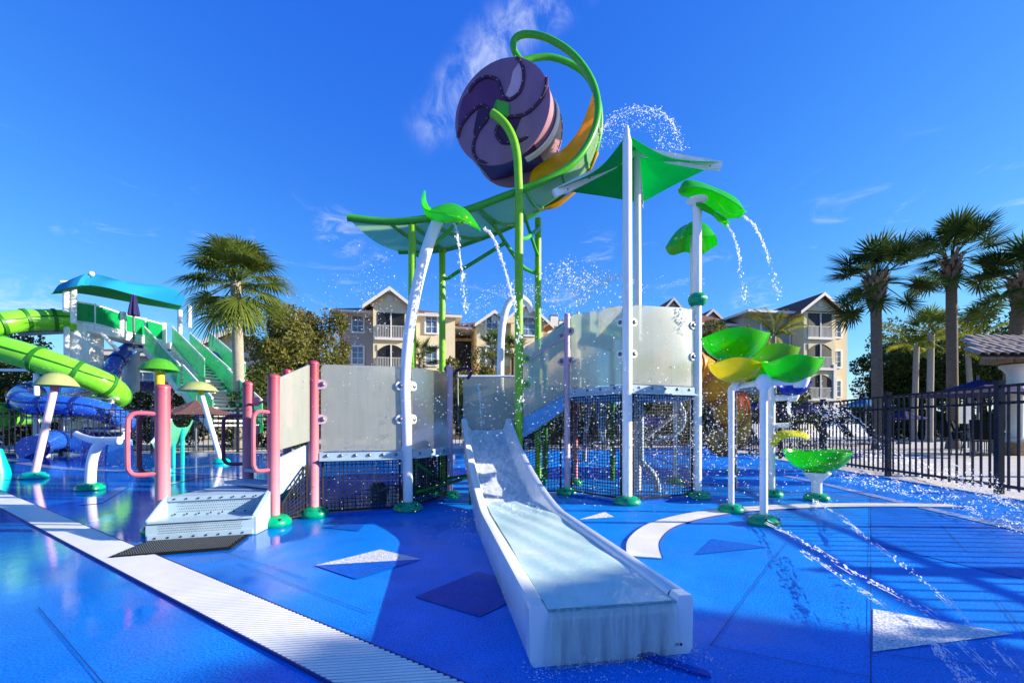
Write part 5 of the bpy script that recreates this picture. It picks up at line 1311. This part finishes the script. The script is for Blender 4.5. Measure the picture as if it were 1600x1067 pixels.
# ================================================================ umbrellas and furniture beyond the fence
def parasol(label, c, r, h, mat, zr=None):
    c = X(c); t = thing('patio_umbrella', label, 'umbrella', c)
    MB().tube([c, c + V((0, 0, h + .12))], .03, 8).build('pole', 'steel_dark', t)
    MB().lathe([(.28, 0), (.28, .06), (.06, .10), (0, .11)], c, 14).build('base', 'steel_dark', t)
    for k in range(8):
        a, b = 2 * math.pi * k / 8 + .2, 2 * math.pi * (k + 1) / 8 + .2
        A, B, T = c + V((r * math.cos(a), r * math.sin(a), h - .42)), c + V((r * math.cos(b), r * math.sin(b), h - .42)), c + V((0, 0, h))
        def cp(u, v, A=A, B=B, T=T):
            e = A.lerp(B, u); e = e.lerp(c + V((0, 0, h - .42)), .05 * math.sin(math.pi * u)); return T.lerp(e, .03 + .97 * v) + V((0, 0, -.05 * math.sin(math.pi * v)))
        MB().sheet(cp, 4, 4, .008).build('canopy_panel', mat, t)
    return t
def atg(px, y): p = P(px, 665, y); return V((p.x, y, 0))
parasol('navy patio umbrella open beside the white column', atg(1528, 12.2), 1.45, 2.05, 'fabric_navy')
parasol('light blue patio umbrella beside the nearest palm trunk', atg(1352, 19.0), 1.0, 2.05, 'fabric_sky')
parasol('navy patio umbrella behind the green cup', atg(1262, 17.5), 1.25, 1.75, 'fabric_navy')
parasol('small navy umbrella right of centre behind the fence', atg(1185, 19.0), 1.3, 1.85, 'fabric_navy')
parasol('small lilac navy umbrella between two palm trunks', atg(1412, 20.0), 1.0, 1.5, 'fabric_navy')
parasol('brown patio umbrella below the tower stairs', atg(306, 12.6), 1.15, 1.52, 'fabric_brown')
def chair(label, c, rz, grp):
    c = X(c); t = thing('patio_chair', label, 'chair', c, grp); m = Matrix.Translation(c) @ Matrix.Rotation(rz, 4, 'Z')
    def q(*p): return m @ V(p)
    for x in (-.24, .24):
        MB().tube([q(x, -.24, 0), q(x, -.24, .62), q(x, .2, .64)], .014, 6).build('leg', 'steel_dark', t); MB().tube([q(x, .24, 0), q(x, .22, .42), q(x, .32, .95)], .014, 6).build('leg', 'steel_dark', t)
    MB().prism([q(-.24, -.24, .42), q(.24, -.24, .42), q(.24, .22, .40), q(-.24, .22, .40)], (0, 0, .02)).build('seat', 'mat_black', t, smooth=False)
    MB().prism([q(-.24, .22, .45), q(.24, .22, .45), q(.24, .32, .95), q(-.24, .32, .95)], m.to_3x3() @ V((0, .015, 0))).build('backrest', 'mat_black', t, smooth=False)
for k, (px, y, a, lb) in enumerate(((1512, 12.0, .4, 'dark patio chair nearest the tall palm trunk'), (1540, 11.3, 2.2, 'dark patio chair facing away under the navy umbrella'), (1552, 13.0, -1.2, 'dark patio chair just left of the white column'), (1494, 13.4, 1.6, 'dark patio chair left of the table'))):
    chair(lb, atg(px, y), a, 'patio chairs')
tb = thing('patio_table', 'round dark patio table under the navy umbrella', 'table', atg(1527, 12.2))
c = atg(1527, 12.2); MB().lathe([(.5, .68), (.52, .70), (.5, .72), (0, .722)], c, 24).build('table_top', 'mat_black', tb)
for k in range(4): MB().tube([c + V((.34 * math.cos(k * 1.57 + .5), .34 * math.sin(k * 1.57 + .5), 0)), c + V((.2 * math.cos(k * 1.57 + .5), .2 * math.sin(k * 1.57 + .5), .69))], .015, 6).build('leg', 'steel_dark', tb)
nb = thing('notice_board', 'white notice board on posts behind the fence at right', 'notice board', atg(1500, 16))
p = P(1500, 648, 16); MB().box(p, (.9, .05, .62)).build('board', 'frame', nb, smooth=False)
for dx in (-.35, .35): MB().tube([V((p.x + dx, p.y + .05, 0)), V((p.x + dx, p.y + .05, p.z))], .03, 6).build('post', 'steel_dark', nb)
for k in range(5):
    c = atg(1210 + 38 * k, 15.5 + .6 * k); nm = ('leftmost', 'second', 'middle', 'fourth', 'rightmost')[k]
    t = thing('pool_lounger', f'pale pool lounger behind the right fence, {nm} in the row', 'lounger', c, 'pool loungers')
    MB().bar(c + V((0, -.6, .32)), c + V((0, .5, .32)), .6, .06).build('bed', 'frame', t, smooth=False); MB().bar(c + V((0, .5, .34)), c + V((0, 1.05, .85)), .6, .05).build('backrest', 'frame', t, smooth=False)
    for dx in (-.25, .25):
        for dy in (-.5, .4): MB().tube([c + V((dx, dy, 0)), c + V((dx, dy, .3))], .02, 6).build('leg', 'steel_dark', t)
# ================================================================ palms
def fan_frond(pitch, Lp, Lb, nb, droop, spread=118, wid=.055, sag=.25):
    """one fan leaf in its resting attitude: stalk, then a fan of split blades"""
    m = MB(); d0 = V((math.cos(pitch), 0, math.sin(pitch))); pts = []
    for i in range(5):
        t = i / 4; pts.append(d0 * Lp * t + V((0, 0, -sag * Lp * t * t)))
    m.tube(pts, [.022, .02, .017, .014, .010], 5)
    e = pts[-1]; tg = (pts[-1] - pts[-2]).normalized(); sd = V((0, 1, 0)); nm = tg.cross(sd).normalized()
    if nm.z < 0: nm = -nm
    for k in range(nb):
        a = R(-spread + 2 * spread * k / (nb - 1)) + random.uniform(-.04, .04)
        d = (tg * math.cos(a) + sd * math.sin(a)).normalized(); L = Lb * (0.62 + 0.38 * math.cos(a * .55)) * random.uniform(.88, 1.08)
        w = wid * random.uniform(.8, 1.15); pr = nm.cross(d).normalized(); q = []
        fold = nm * (0.10 * L * abs(math.sin(a)))
        for r_, ww in ((0.04, .35), (.45, 1.0), (.72, .75), (1.0, .05)):
            p = e + d * L * r_ + fold * r_ + V((0, 0, -droop * L * r_ ** 2.6 * (1 + .3 * random.random())))
            if r_ > .5: p += d * (-droop * .22 * L * (r_ - .5))
            q.append((p + pr * w * ww / 2, p - pr * w * ww / 2))
        vs = [x for pq in q for x in pq]; m.add(vs, [(0, 1, 3, 2), (2, 3, 5, 4), (4, 5, 7, 6)])
    return m
def feather_frond(pitch, L, n, arcg=.9, wid=.05, ll=.45):
    m = MB(); pts = []; p = V((0, 0, 0)); a = pitch; st = L / 12
    for i in range(13):
        pts.append(p.copy()); p = p + V((math.cos(a), 0, math.sin(a))) * st; a -= arcg / 12 * (0.4 + i / 8)
    m.tube(pts, [.03 - .002 * i for i in range(13)], 5)
    for k in range(n):
        t = .15 + .85 * k / (n - 1); c = lerpl(pts, t); c2 = lerpl(pts, min(1, t + .03)); tg = (c2 - c); tg = tg.normalized() if tg.length > 1e-5 else V((1, 0, 0))
        for s in (-1, 1):
            d = (tg * .55 + V((0, s, 0)) * .8 + V((0, 0, -.25))).normalized(); l = ll * (1 - .55 * abs(t - .45)) * random.uniform(.85, 1.1); pr = V((0, 0, 1)).cross(d).normalized() * wid / 2
            q1 = c + d * l * .55; q2 = c + d * l + V((0, 0, -.35 * l))
            m.add([c + pr * .5, c - pr * .5, q1 - pr, q1 + pr, q2], [(0, 1, 2, 3), (3, 2, 4)])
    return m
def palm(label, base, topp, r0, r1_, fr, mat, n, pitches, trunk='trunk', boots=0, grp='palms', scale=1.0, bend=0.0):
    base, topp = X(base), X(topp)
    t = thing('palm_tree', label, 'palm tree', base, grp)
    path = []
    for i in range(17):
        f = i / 16; p = base.lerp(topp, f) + V((bend * math.sin(math.pi * f), 0, 0)); path.append(p)
    rr = [(r0 * 1.35 if i == 0 else r0 + (r1_ - r0) * i / 16) * random.uniform(.97, 1.03) for i in range(17)]
    tr = MB().tube(path, rr, 14).build('trunk', trunk, t)
    if boots:
        b = MB()
        for k in range(boots):
            a = k * 2.4; f = k / boots; z = topp.z - .95 + 1.05 * f; c = V((topp.x, topp.y, z)) ; d = V((math.cos(a), math.sin(a), 0)); s = V((-d.y, d.x, 0)); rad = r1_ * (.9 + .5 * f)
            p = c + d * rad; tip = c + d * (rad + .13 + .1 * f) + V((0, 0, .26))
            b.add([p - s * .09 - V((0, 0, .12)), p + s * .09 - V((0, 0, .12)), tip + s * .035, tip - s * .035, c - V((0, 0, .12))], [(0, 1, 2, 3), (1, 0, 4), (0, 3, 4), (2, 1, 4), (3, 2, 4)])
        b.build('leaf_bases', 'boots', tr, smooth=False)
    made = {}
    for k in range(n):
        pi = k % len(pitches); yaw = k * 2.39996 + random.uniform(-.25, .25)
        key = (pi, k % 2)
        if key not in made:
            ob = fr(R(pitches[pi])).build('frond', mat, t, local=True, smooth=False); made[key] = ob
        else:
            ob = made[key].copy(); COL.objects.link(ob); ob.parent = t
        ob.location = topp - base + V((.1 * math.cos(yaw), .1 * math.sin(yaw), -.12 + .25 * max(0, math.sin(R(pitches[pi])))))
        ob.rotation_euler = (random.uniform(-.15, .15), random.uniform(-.22, .22), yaw); s = scale * random.uniform(.9, 1.08); ob.scale = (s, s, s)
    return t
# drooping fan palm beside the slide tower
b0 = atg(377, 16.2); t0 = P(368, 440, 16.2)
palm('fan palm with drooping frond tips beside the slide tower', b0, t0, .20, .17, lambda p: fan_frond(p, 1.05, 1.00, 32, .34, 135, .055, .14), 'frond_mid', 58, (82, 68, 54, 40, 27, 14, -2, -24, -50), 'trunk_pale')
sab = lambda p: fan_frond(p, 1.0, .82, 24, .04, 140, .062, .20)
palm('shortest of the three big cabbage palms, left of them', atg(1372, 15.0), P(1368, 438, 15.0), .155, .155, sab, 'frond_dark', 34, (80, 62, 45, 30, 12, -10, -32), 'trunk', 60, scale=.98)
palm('tallest cabbage palm, middle of the three big ones', atg(1489, 15.5), P(1486, 405, 15.5), .165, .15, sab, 'frond_dark', 34, (80, 62, 45, 30, 12, -8, -28), 'trunk', 30, scale=.95)
palm('cabbage palm leaning at the right edge above the tiled roof', atg(1568, 14.6), P(1597, 440, 14.6), .20, .18, sab, 'frond_dark', 34, (80, 60, 45, 30, 12, -8, -34), 'trunk', 34, scale=1.0)
fea = lambda p: feather_frond(p, 1.9, 26)
palm('yellowish feather palm left of the tall cabbage palm', atg(1428, 23), P(1432, 540, 23), .14, .12, fea, 'frond_yellow', 16, (75, 55, 35, 15), 'trunk_pale', 0, 'small palms', .95)
palm('yellowish feather palm just right of the tall cabbage palm', atg(1521, 24), P(1512, 548, 24), .14, .12, fea, 'frond_yellow', 16, (75, 55, 35, 15), 'trunk_pale', 0, 'small palms', .95)
palm('thin dark palm between the two feather palms', atg(1452, 22), P(1455, 520, 22), .15, .13, sab, 'frond_mid', 22, (75, 50, 30, 5), 'trunk_pale', 0, 'small palms', .8)
palm('yellow green feather palm in front of the grey shaded wall', atg(1209, 34), P(1209, 525, 34), .2, .16, fea, 'frond_yellow', 18, (78, 58, 36, 12), 'trunk_pale', 0, 'small palms', 1.25)
palm('small palm in front of the ochre wall, left', atg(771, 32), P(770, 545, 32), .15, .15, sab, 'frond_mid', 24, (75, 50, 25, 0), 'trunk', 0, 'small palms', 1.0)
palm('small palm in front of the ochre wall, right', atg(802, 33), P(802, 552, 33), .15, .15, sab, 'frond_mid', 24, (75, 50, 25, 0), 'trunk', 0, 'small palms', .95)
palm('small palm at the corner of the big gable block', atg(657, 31), P(657, 560, 31), .15, .15, sab, 'frond_mid', 24, (75, 50, 25, 0), 'trunk', 0, 'small palms', 1.0)

# ================================================================ leafy trees and shrubs
def tree(name, label, cat, base, top_z, rx, ry, rz, n, mat, leaf=.17, clumps=26, trunk_r=.18, grp=None, second=None, flat_=.0, low=.0):
    base = X(base); t = thing(name, label, cat, base, grp); cz = top_z - rz
    tk = MB(); pts = [base + V((0, 0, 0)), base + V((.1, 0, cz * .4)), base + V((-.05, .1, cz * .8)), base + V((0, 0, cz + rz * .4))]
    tk.tube(spline(pts, 4), [trunk_r, trunk_r * .35], 8)
    cs = []
    for k in range(clumps):
        while True:
            p = V((random.uniform(-1, 1), random.uniform(-1, 1), random.uniform(-1, 1)))
            if .25 < p.length < 1: break
        if p.z < -.6: p.z *= .5
        c = V((p.x * rx, p.y * ry, p.z * rz)) * random.uniform(.85, 1.12); cs.append((c, random.uniform(.20, .42) * (rx + rz) / 2))
        if k % 3 == 0: tk.tube([base + V((0, 0, cz * .75)), base + V((0, 0, cz)) + c * .5 + V((0, 0, -.1)), base + V((0, 0, cz)) + c * .92], [trunk_r * .4, trunk_r * .22, trunk_r * .08], 5)
    tk.build('trunk' if trunk_r > .1 else 'stems', 'bark', t)
    for part, mt, nn in (('crown', mat, int(n * 1.7)),) + ((('tinted_leaves', second, n // 7),) if second else ()):
        ci = np.random.randint(0, clumps, nn); C = np.array([tuple(c) for c, _ in cs])[ci]; S = np.array([s for _, s in cs])[ci]
        if second and mt == second: C[:, 2] = np.abs(C[:, 2]) * .8 + rz * .25
        D = np.random.normal(size=(nn, 3)); D /= np.linalg.norm(D, axis=1)[:, None]; rad = S * np.random.uniform(.35, 1.05, nn) ** .6
        Pp = C + D * rad[:, None]; Pp[:, 2] += cz; Pp[:, 2] = np.maximum(Pp[:, 2], low)
        sz = leaf * np.random.uniform(.45, 1.15, nn)
        A = np.random.normal(size=(nn, 3)) + D * .6; A /= np.linalg.norm(A, axis=1)[:, None]
        B = np.cross(A, np.random.normal(size=(nn, 3))); B /= np.linalg.norm(B, axis=1)[:, None]
        q = np.stack([Pp - A * sz[:, None] * .55, Pp + B * sz[:, None] * .28, Pp + A * sz[:, None] * .55, Pp - B * sz[:, None] * .28], 1).reshape(-1, 3)
        me = bpy.data.meshes.new(part); me.from_pydata(q.tolist(), [], np.arange(nn * 4).reshape(-1, 4).tolist()); me.materials.append(MAT[mt])
        ob = bpy.data.objects.new(part, me); COL.objects.link(ob); ob.parent = t
    return t
tree('broadleaf_tree', 'bushy olive green tree right of the drooping fan palm', 'tree', atg(442, 24), 7.0, 2.2, 2.0, 2.6, 9000, 'leaf_mid', .2, 34)
tree('broadleaf_tree', 'rust tinged tree between the fan palm and the big gable', 'tree', atg(498, 26), 7.5, 2.1, 2.0, 3.0, 8000, 'leaf_mid', .2, 34, second='leaf_rust')
tree('broadleaf_tree', 'dark tree at the left edge behind the tube slides', 'tree', atg(15, 20), 4.6, 2.6, 2, 2.0, 8000, 'leaf_dark', .19, 30)
tree('broadleaf_tree', 'pale shrubby tree in front of the dark recess', 'tree', atg(728, 30), 6.0, 2.0, 1.6, 2.4, 6000, 'leaf_mid', .2, 26)
tree('broadleaf_tree', 'grey green tree behind the tall white pole', 'tree', atg(1125, 38), 9.9, 2.0, 2.0, 2.6, 5000, 'leaf_mid', .27, 30)
tree('broadleaf_tree', 'dark oak right of the tan block', 'tree', atg(1392, 31), 7.0, 2.2, 2.4, 3.2, 8000, 'leaf_dark', .22, 32)
tree('broadleaf_tree', 'dark oak behind the yellow feather palms', 'tree', atg(1435, 29), 8.0, 3.2, 2.6, 3.4, 10000, 'leaf_dark', .22, 36)
tree('broadleaf_tree', 'dark oak between the tall palm and the tiled roof', 'tree', atg(1535, 26), 7.2, 2.9, 2.4, 3.0, 9000, 'leaf_dark', .2, 34)
tree('broadleaf_tree', 'dark oak at the right edge behind the pavilion', 'tree', atg(1635, 25), 7.0, 2.9, 2.4, 3.0, 8000, 'leaf_dark', .2, 32)
k = 0
desc = ['behind the slide foot of the tower', 'left of the drooping fan palm trunk', 'right of the drooping fan palm trunk', 'behind the left frosted panels', 'behind the big white leaf pole', 'behind the slide head', 'behind the stair to the upper deck', 'below the upper deck, left', 'below the upper deck, right', 'behind the orange tube', 'behind the bowl cluster', 'behind the green cup']
for px, y, tz, rx in ((60, 18.5, 2.6, 2.2), (250, 18, 2.6, 2.0), (430, 17, 2.8, 2.0), (540, 17.5, 2.7, 1.9), (630, 18, 2.5, 1.9), (735, 19, 2.4, 1.9), (835, 19, 2.4, 1.8), (905, 19.4, 2.5, 1.8), (985, 20, 2.4, 1.8), (1065, 20, 2.5, 1.8), (1150, 21.5, 2.5, 1.9), (1230, 23, 2.4, 1.9)):
    tree('shrub', f'dark hedge shrub {desc[k]}', 'shrub', atg(px, y), tz, rx, 1.1, tz * .55, 3600, 'leaf_dark', .17, 22, .06, 'hedge shrubs', low=.05); k += 1
for px, y, tz, lb in ((1345, 27, 2.0, 'low dark shrub left of the palm trunks'), (1400, 27, 2.2, 'low dark shrub between the first two palm trunks'), (1470, 26, 2.2, 'low dark shrub behind the tall palm trunk'), (1540, 24, 2.3, 'low dark shrub behind the navy umbrella'), (1615, 23, 2.4, 'low dark shrub behind the white column')):
    tree('shrub', lb, 'shrub', atg(px, y), tz, 2.0, 1.2, tz * .55, 3000, 'leaf_dark', .2, 20, .06, 'low shrubs', low=.05)
# trees out of view at right; the first is added and shaped for its shade
tree('broadleaf_tree', 'unseen leafy tree added beyond the right edge to shade the slide foot', 'tree', (12.4, .20, 0), 4.95, 1.0, .80, .62, 6500, 'leaf_dark', .22, 30)
tree('broadleaf_tree', 'leafy tree beyond the right edge near the pavilion', 'tree', (16.5, 6.6, 0), 6.3, 1.6, 1.3, 1.2, 2200, 'leaf_dark', .3, 16)
cq = thing('closed_umbrella', 'unseen closed umbrella added beyond the right fence to cast a shadow band', 'umbrella', (8.1, 2.15, 0))  # out of view; added to lay a band of shadow across the pad
MB().tube([V((8.1, 2.15, 0)), V((8.1, 2.15, 2.36))], .025, 8).build('pole', 'steel_dark', cq)
MB().sheet(lambda u, v: V((8.1, 2.15, 2.32 - 1.75 * v)) + V((math.cos(6.283 * u), math.sin(6.283 * u), 0)) * (.05 + .085 * min(1, v * 2.2)) * (1 + .15 * math.sin(6 * 6.283 * u)), 36, 8, .008).build('cover', 'fabric_navy', cq)
# ================================================================ water in the air
OCT = np.array([(1, 0, 0), (-1, 0, 0), (0, 1, 0), (0, -1, 0), (0, 0, 1), (0, 0, -1)], float)
OF = np.array([(0, 2, 4), (2, 1, 4), (1, 3, 4), (3, 0, 4), (2, 0, 5), (1, 2, 5), (3, 1, 5), (0, 3, 5)])
def drops(name, label, pos, rad, vel=None, stretch=1.0, ribbons=()):
    pos = np.asarray(pos, float); n = len(pos); rad = np.asarray(rad, float)
    keep = pos[:, 2] > .004; pos = pos[keep]; rad = rad[keep]; n = len(pos)
    o = OCT[None] * (rad[:, None, None] * np.random.uniform(.7, 1.25, (n, 6, 1)))
    if vel is not None:
        v = np.asarray(vel, float)[keep]; v /= np.linalg.norm(v, axis=1)[:, None] + 1e-9
        dt = np.einsum('nij,nj->ni', o, v); o = o + (stretch - 1) * dt[:, :, None] * v[:, None, :]
    vs = (pos[:, None, :] + o).reshape(-1, 3); fs = (np.arange(n)[:, None, None] * 6 + OF[None]).reshape(-1, 3)
    m = MB(); m.v = [tuple(x) for x in vs.tolist()]; m.f = [tuple(x) for x in fs.tolist()]
    for pts, rr in ribbons: m.tube(pts, rr, 6)
    c = pos.mean(0); ob = m.build(name, 'drops', None, loc=(c[0], c[1], 0), ang=80)
    return tag(ob, label, 'water', None, 'stuff')
def W(px, py, y): return np.stack([(px - 800) / F_PX * y, y, CAM_H + (HOR - py) / F_PX * y], -1)
rnd = np.random.uniform; gau = np.random.normal
def psize(n, lo, hi): return lo + (hi - lo) * np.random.power(.45, n)
def stream(pts, r0, r1, n, jit, drag=.0):
    """falling jet that breaks up: twisting ribbon at first, then beads"""
    p = spline(pts, 10); m = len(p); cut = int(m * .72)
    rb = []; q = []
    for i in range(cut):
        q.append(p[i] + V((gau() * jit * .22, gau() * jit * .22, gau() * jit * .3)))
    rb.append((q, [max(.003, r0 * (1 - .7 * i / cut) * rnd(.45, 1.25)) for i in range(cut)]))
    t = rnd(0, 1, n) ** .75; P_ = np.array([tuple(lerpl(p, x)) for x in t]); V_ = np.array([tuple(lerpl(p, min(1, x + .03)) - lerpl(p, max(0, x - .03))) for x in t])
    P_ = P_ + gau(size=P_.shape) * (jit * (.35 + t))[:, None]
    return P_, psize(n, .0025, r1), V_, rb
def multi(name, label, specs, stretch=1.8):
    Ps, Rs, Vs, RB = [], [], [], []
    for s in specs:
        a, b, c, d = stream(*s); Ps.append(a); Rs.append(b); Vs.append(c); RB += d
    return drops(name, label, np.concatenate(Ps), np.concatenate(Rs), np.concatenate(Vs), stretch, RB)
multi('water_stream', 'two thin water streams falling from the curled leaf spout', [([P(700, 338, 4.2), P(711, 352, 4.2), P(717, 385, 4.2), P(722, 430, 4.2), P(728, 485, 4.2)], 0.0124, .011, 230, .011), ([P(757, 357, 4.2), P(770, 370, 4.2), P(782, 400, 4.2), P(797, 450, 4.2), P(812, 520, 4.2), P(815, 640, 4.2)], 0.0136, .011, 260, .014)])
multi('water_stream', 'two thin water streams falling from the drooping leaf spout', [([P(1136, 352, 4.8), P(1146, 368, 4.8), P(1155, 405, 4.8), P(1165, 475, 4.8)], 0.0112, .010, 150, .012), ([P(1162, 338, 4.8), P(1178, 352, 4.8), P(1192, 378, 4.8), P(1204, 415, 4.8), P(1218, 465, 4.8)], 0.0124, .011, 170, .013)])
multi('water_stream', 'short twisting water stream pouring onto the yellow leaf', [([P(1234, 627, 5), P(1232, 640, 5), P(1236, 650, 5), P(1236, 665, 5)], .026, .009, 60, .010)], 1.2)
multi('water_stream', 'water drops falling in front of the slide gate', [([P(747, 600, 4.9), P(750, 625, 4.9), P(752, 650, 4.9), P(752, 668, 4.9)], .012, .012, 60, .02)], 1.4)
def ballistic(o, n, az, el, sp, tmax, jit):
    o = np.array(o); a = rnd(az[0], az[1], n); e = rnd(el[0], el[1], n); s = rnd(sp[0], sp[1], n); t = rnd(.04, 1, n) ** .8 * tmax
    v = np.stack([np.cos(e) * np.cos(a), np.cos(e) * np.sin(a), np.sin(e)], -1) * s[:, None]
    p = o + v * t[:, None]; p[:, 2] -= 4.9 * t * t; p += gau(size=p.shape) * jit * t[:, None]
    v[:, 2] -= 9.8 * t; return p, v
nz_ = P(903, 489, 6.5)
pp, vv = ballistic(tuple(nz_), 900, (0, 6.28), (1.12, 1.45), (3.3, 3.8), .62, .04)
nz1 = len(pp); p2, v2 = ballistic(tuple(nz_), 260, (-.1, .1), (1.0, 1.1), (3.6, 3.8), .5, .015)
drops('water_fan', 'fan of spray shooting up from the nozzle behind the stair', np.concatenate([pp, p2]), np.concatenate([psize(900, .004, .013), psize(260, .004, .012)]), np.concatenate([vv, v2]), 1.6)
na = P(812, 470, 5.65); pp, vv = ballistic(tuple(na), 800, (0, 6.28), (.55, 1.0), (2.0, 2.35), .5, .03)
drops('water_dome', 'small dome of spray from the white arch above the slide', pp, psize(800, .003, .008), vv, 1.5)
bs = []
for k in range(900):
    t = rnd(0, 1); a = math.pi * (1.05 - 1.15 * t); rr = rnd(.4, 1.0) if rnd() < .5 else gau(1.0, .07)
    bs.append(tuple(P(1000 + 62 * math.cos(a) * rr + gau() * 3, 222 - 52 * max(-.25, math.sin(a)) * rr + gau() * 3, 5.6 + gau() * .15)))
arcp = spline([P(936, 205, 5.6), P(955, 185, 5.6), P(985, 172, 5.6), P(1018, 170, 5.6), P(1045, 182, 5.6), P(1055, 205, 5.6)], 10)
rb = [([p + V((gau() * .012, gau() * .02, gau() * .014 + dz)) for p in arcp], [max(.0015, .005 * rnd(.1, 1.3)) for _ in arcp]) for dz in (0, -.03)]
drops('water_splash', 'burst of water thrown over the green fabric shade', bs, psize(900, .003, .010), None, 1, rb)
# general spray hanging round the structure
n = 2600; y = rnd(3.6, 5.2, n)
drops('spray_drops', 'dense white spray drops in front of the upper deck netting', W(gau(1000, 120, n), gau(665, 55, n), y), psize(n, .0025, .0095) * y / 4.4)
n = 2600; y = rnd(3.0, 4.9, n)
drops('spray_drops', 'scattered spray drops in front of the frosted panels', W(rnd(440, 1100, n), rnd(430, 800, n), y), psize(n, .0012, .0066) * y / 4.4)
n = 1500; y = rnd(4.0, 5.2, n); xx = rnd(1080, 1330, n)
drops('spray_drops', 'spray drops between the bowl posts and the fence', W(xx, gau(690, 45, n), y), psize(n, .0025, .0085) * y / 4.4)
n = 300; y = rnd(4, 5, n)
drops('spray_drops', 'few drops against the sky left of the bent pole', W(gau(580, 18, n), rnd(370, 520, n), y), psize(n, .002, .008))
n = 2200; y = rnd(4.5, 9.5, n)
drops('spray_drops', 'fine mist of drops drifting over the left of the pad', W(np.abs(gau(0, 150, n)) + 60 + rnd(-60, 120, n), rnd(560, 735, n), y), psize(n, .0012, .0048) * y / 5)
# veils of mist: very fine drops
n = 9000; y = rnd(3.8, 6.5, n)
drops('mist', 'fine water mist hanging round the upper deck and bowls', W(gau(1020, 150, n), gau(660, 60, n), y), rnd(.0005, .0017, n) * y / 4.5)
n = 7000; y = rnd(5, 11, n)
drops('mist', 'fine water mist drifting between the mushroom sprayers', W(gau(190, 110, n), gau(640, 55, n), y), rnd(.0005, .0018, n) * y / 6)
n = 4000; y = rnd(3.6, 5.2, n)
drops('mist', 'fine water mist above the low deck and slide head', W(gau(720, 120, n), gau(560, 110, n), y), rnd(.0004, .0014, n))
# low jets crossing the lower right of the pad
def Jt(px, py, f): return P(px, py, f * CAM_H * F_PX / (py - HOR))       # a little above the ground
def jets(name, label, arcs, n, rmax, jit, st=3.2, seg=26):
    P_, V_, R_ = [], [], []
    for pts in arcs:
        p = spline(pts, 10); t = np.clip(np.concatenate([rnd(0, 1, n // 2), (np.random.randint(0, 34, n // 2) + gau(0, .12, n // 2)) / 34]), 0, 1)
        for x in t:
            c = lerpl(p, x); P_.append((c.x + gau() * jit, c.y + gau() * jit, c.z + gau() * jit)); d = lerpl(p, min(1, x + .02)) - lerpl(p, max(0, x - .02)); V_.append(tuple(d))
            R_.append(float(psize(1, .0008, rmax)[0]) * c.y / 2.5)
    rb = []
    for pts in arcs:
        p = spline(pts, 10)
        for k in range(seg):
            a = rnd(0, .92); l = rnd(.03, .075); q = []
            ox, oy, oz = gau(size=3) * jit * 1.2
            for i in range(9):
                c = lerpl(p, a + l * i / 8); q.append(c + V((ox + gau() * jit * .12, oy + gau() * jit * .12, oz + gau() * jit * .12)))
            rb.append((q, [max(.0004, .0016 * q[i].y / 2 * math.sin(math.pi * (i + .3) / 8.6) * rnd(.5, 1.5)) for i in range(9)]))
    return drops(name, label, P_, np.array(R_), V_, st, [x for x in rb if min(v.z for v in x[0]) > .004])
jets('water_jet', 'streaking water jets skimming the pad at lower right', [
    [Jt(1595, 1090, .80), Jt(1500, 1000, .82), Jt(1420, 940, .84), Jt(1330, 890, .87), Jt(1240, 838, .92), Jt(1175, 805, .97)],
    [Jt(1555, 1085, .82), Jt(1470, 1012, .84), Jt(1380, 945, .87), Jt(1320, 905, .90), Jt(1250, 858, .95)],
    [Jt(1610, 1065, .80), Jt(1510, 965, .82), Jt(1440, 905, .85), Jt(1360, 845, .89), Jt(1310, 805, .93), Jt(1270, 780, .97)],
    [Jt(1530, 1090, .84), Jt(1455, 1002, .90)]], 380, .0058, .007, 4.0)
jets('water_jet', 'foaming water jet running along the right fence', [
    [Jt(1620, 815, .90), Jt(1540, 772, .88), Jt(1480, 740, .82), Jt(1400, 712, .70), P(1320, 655, 6.4), P(1280, 640, 6.8)],
    [Jt(1620, 795, .86), Jt(1500, 745, .82), Jt(1420, 725, .80), Jt(1340, 712, .80)],
    [Jt(1610, 832, .95), Jt(1500, 790, .95), Jt(1400, 765, .95), Jt(1320, 748, .95)]], 1100, .0055, .07, 1.8, 40)
# splashes at the slide
n = 1100; u = rnd(-.05, 1.05, n)
ps_ = np.array([tuple(SO + SR * (SW * a) - SD * abs(gau(.03, .07)) + V((0, 0, abs(gau(0, .018))))) for a in u])
drops('water_splash', 'water splashing on the pad at the slide front', ps_, psize(n, .0006, .0034))
n = 260
drops('water_splash', 'small splash beside the left flank of the slide', np.stack([gau(-.33, .07, n), gau(3.35, .2, n), np.abs(gau(.05, .08, n))], -1), psize(n, .0015, .0055))
n = 500; s = rnd(1.5, 3.7, n); t = rnd(.08, SW - .08, n)
drops('water_foam', 'white bubbles churning down the slide bed', np.array([tuple(sp_(a, b, max(bed(a) + .016, .19 if a < 2.0 else 0) + abs(gau(0, .012)))) for a, b in zip(s, t)]), psize(n, .0015, .006))
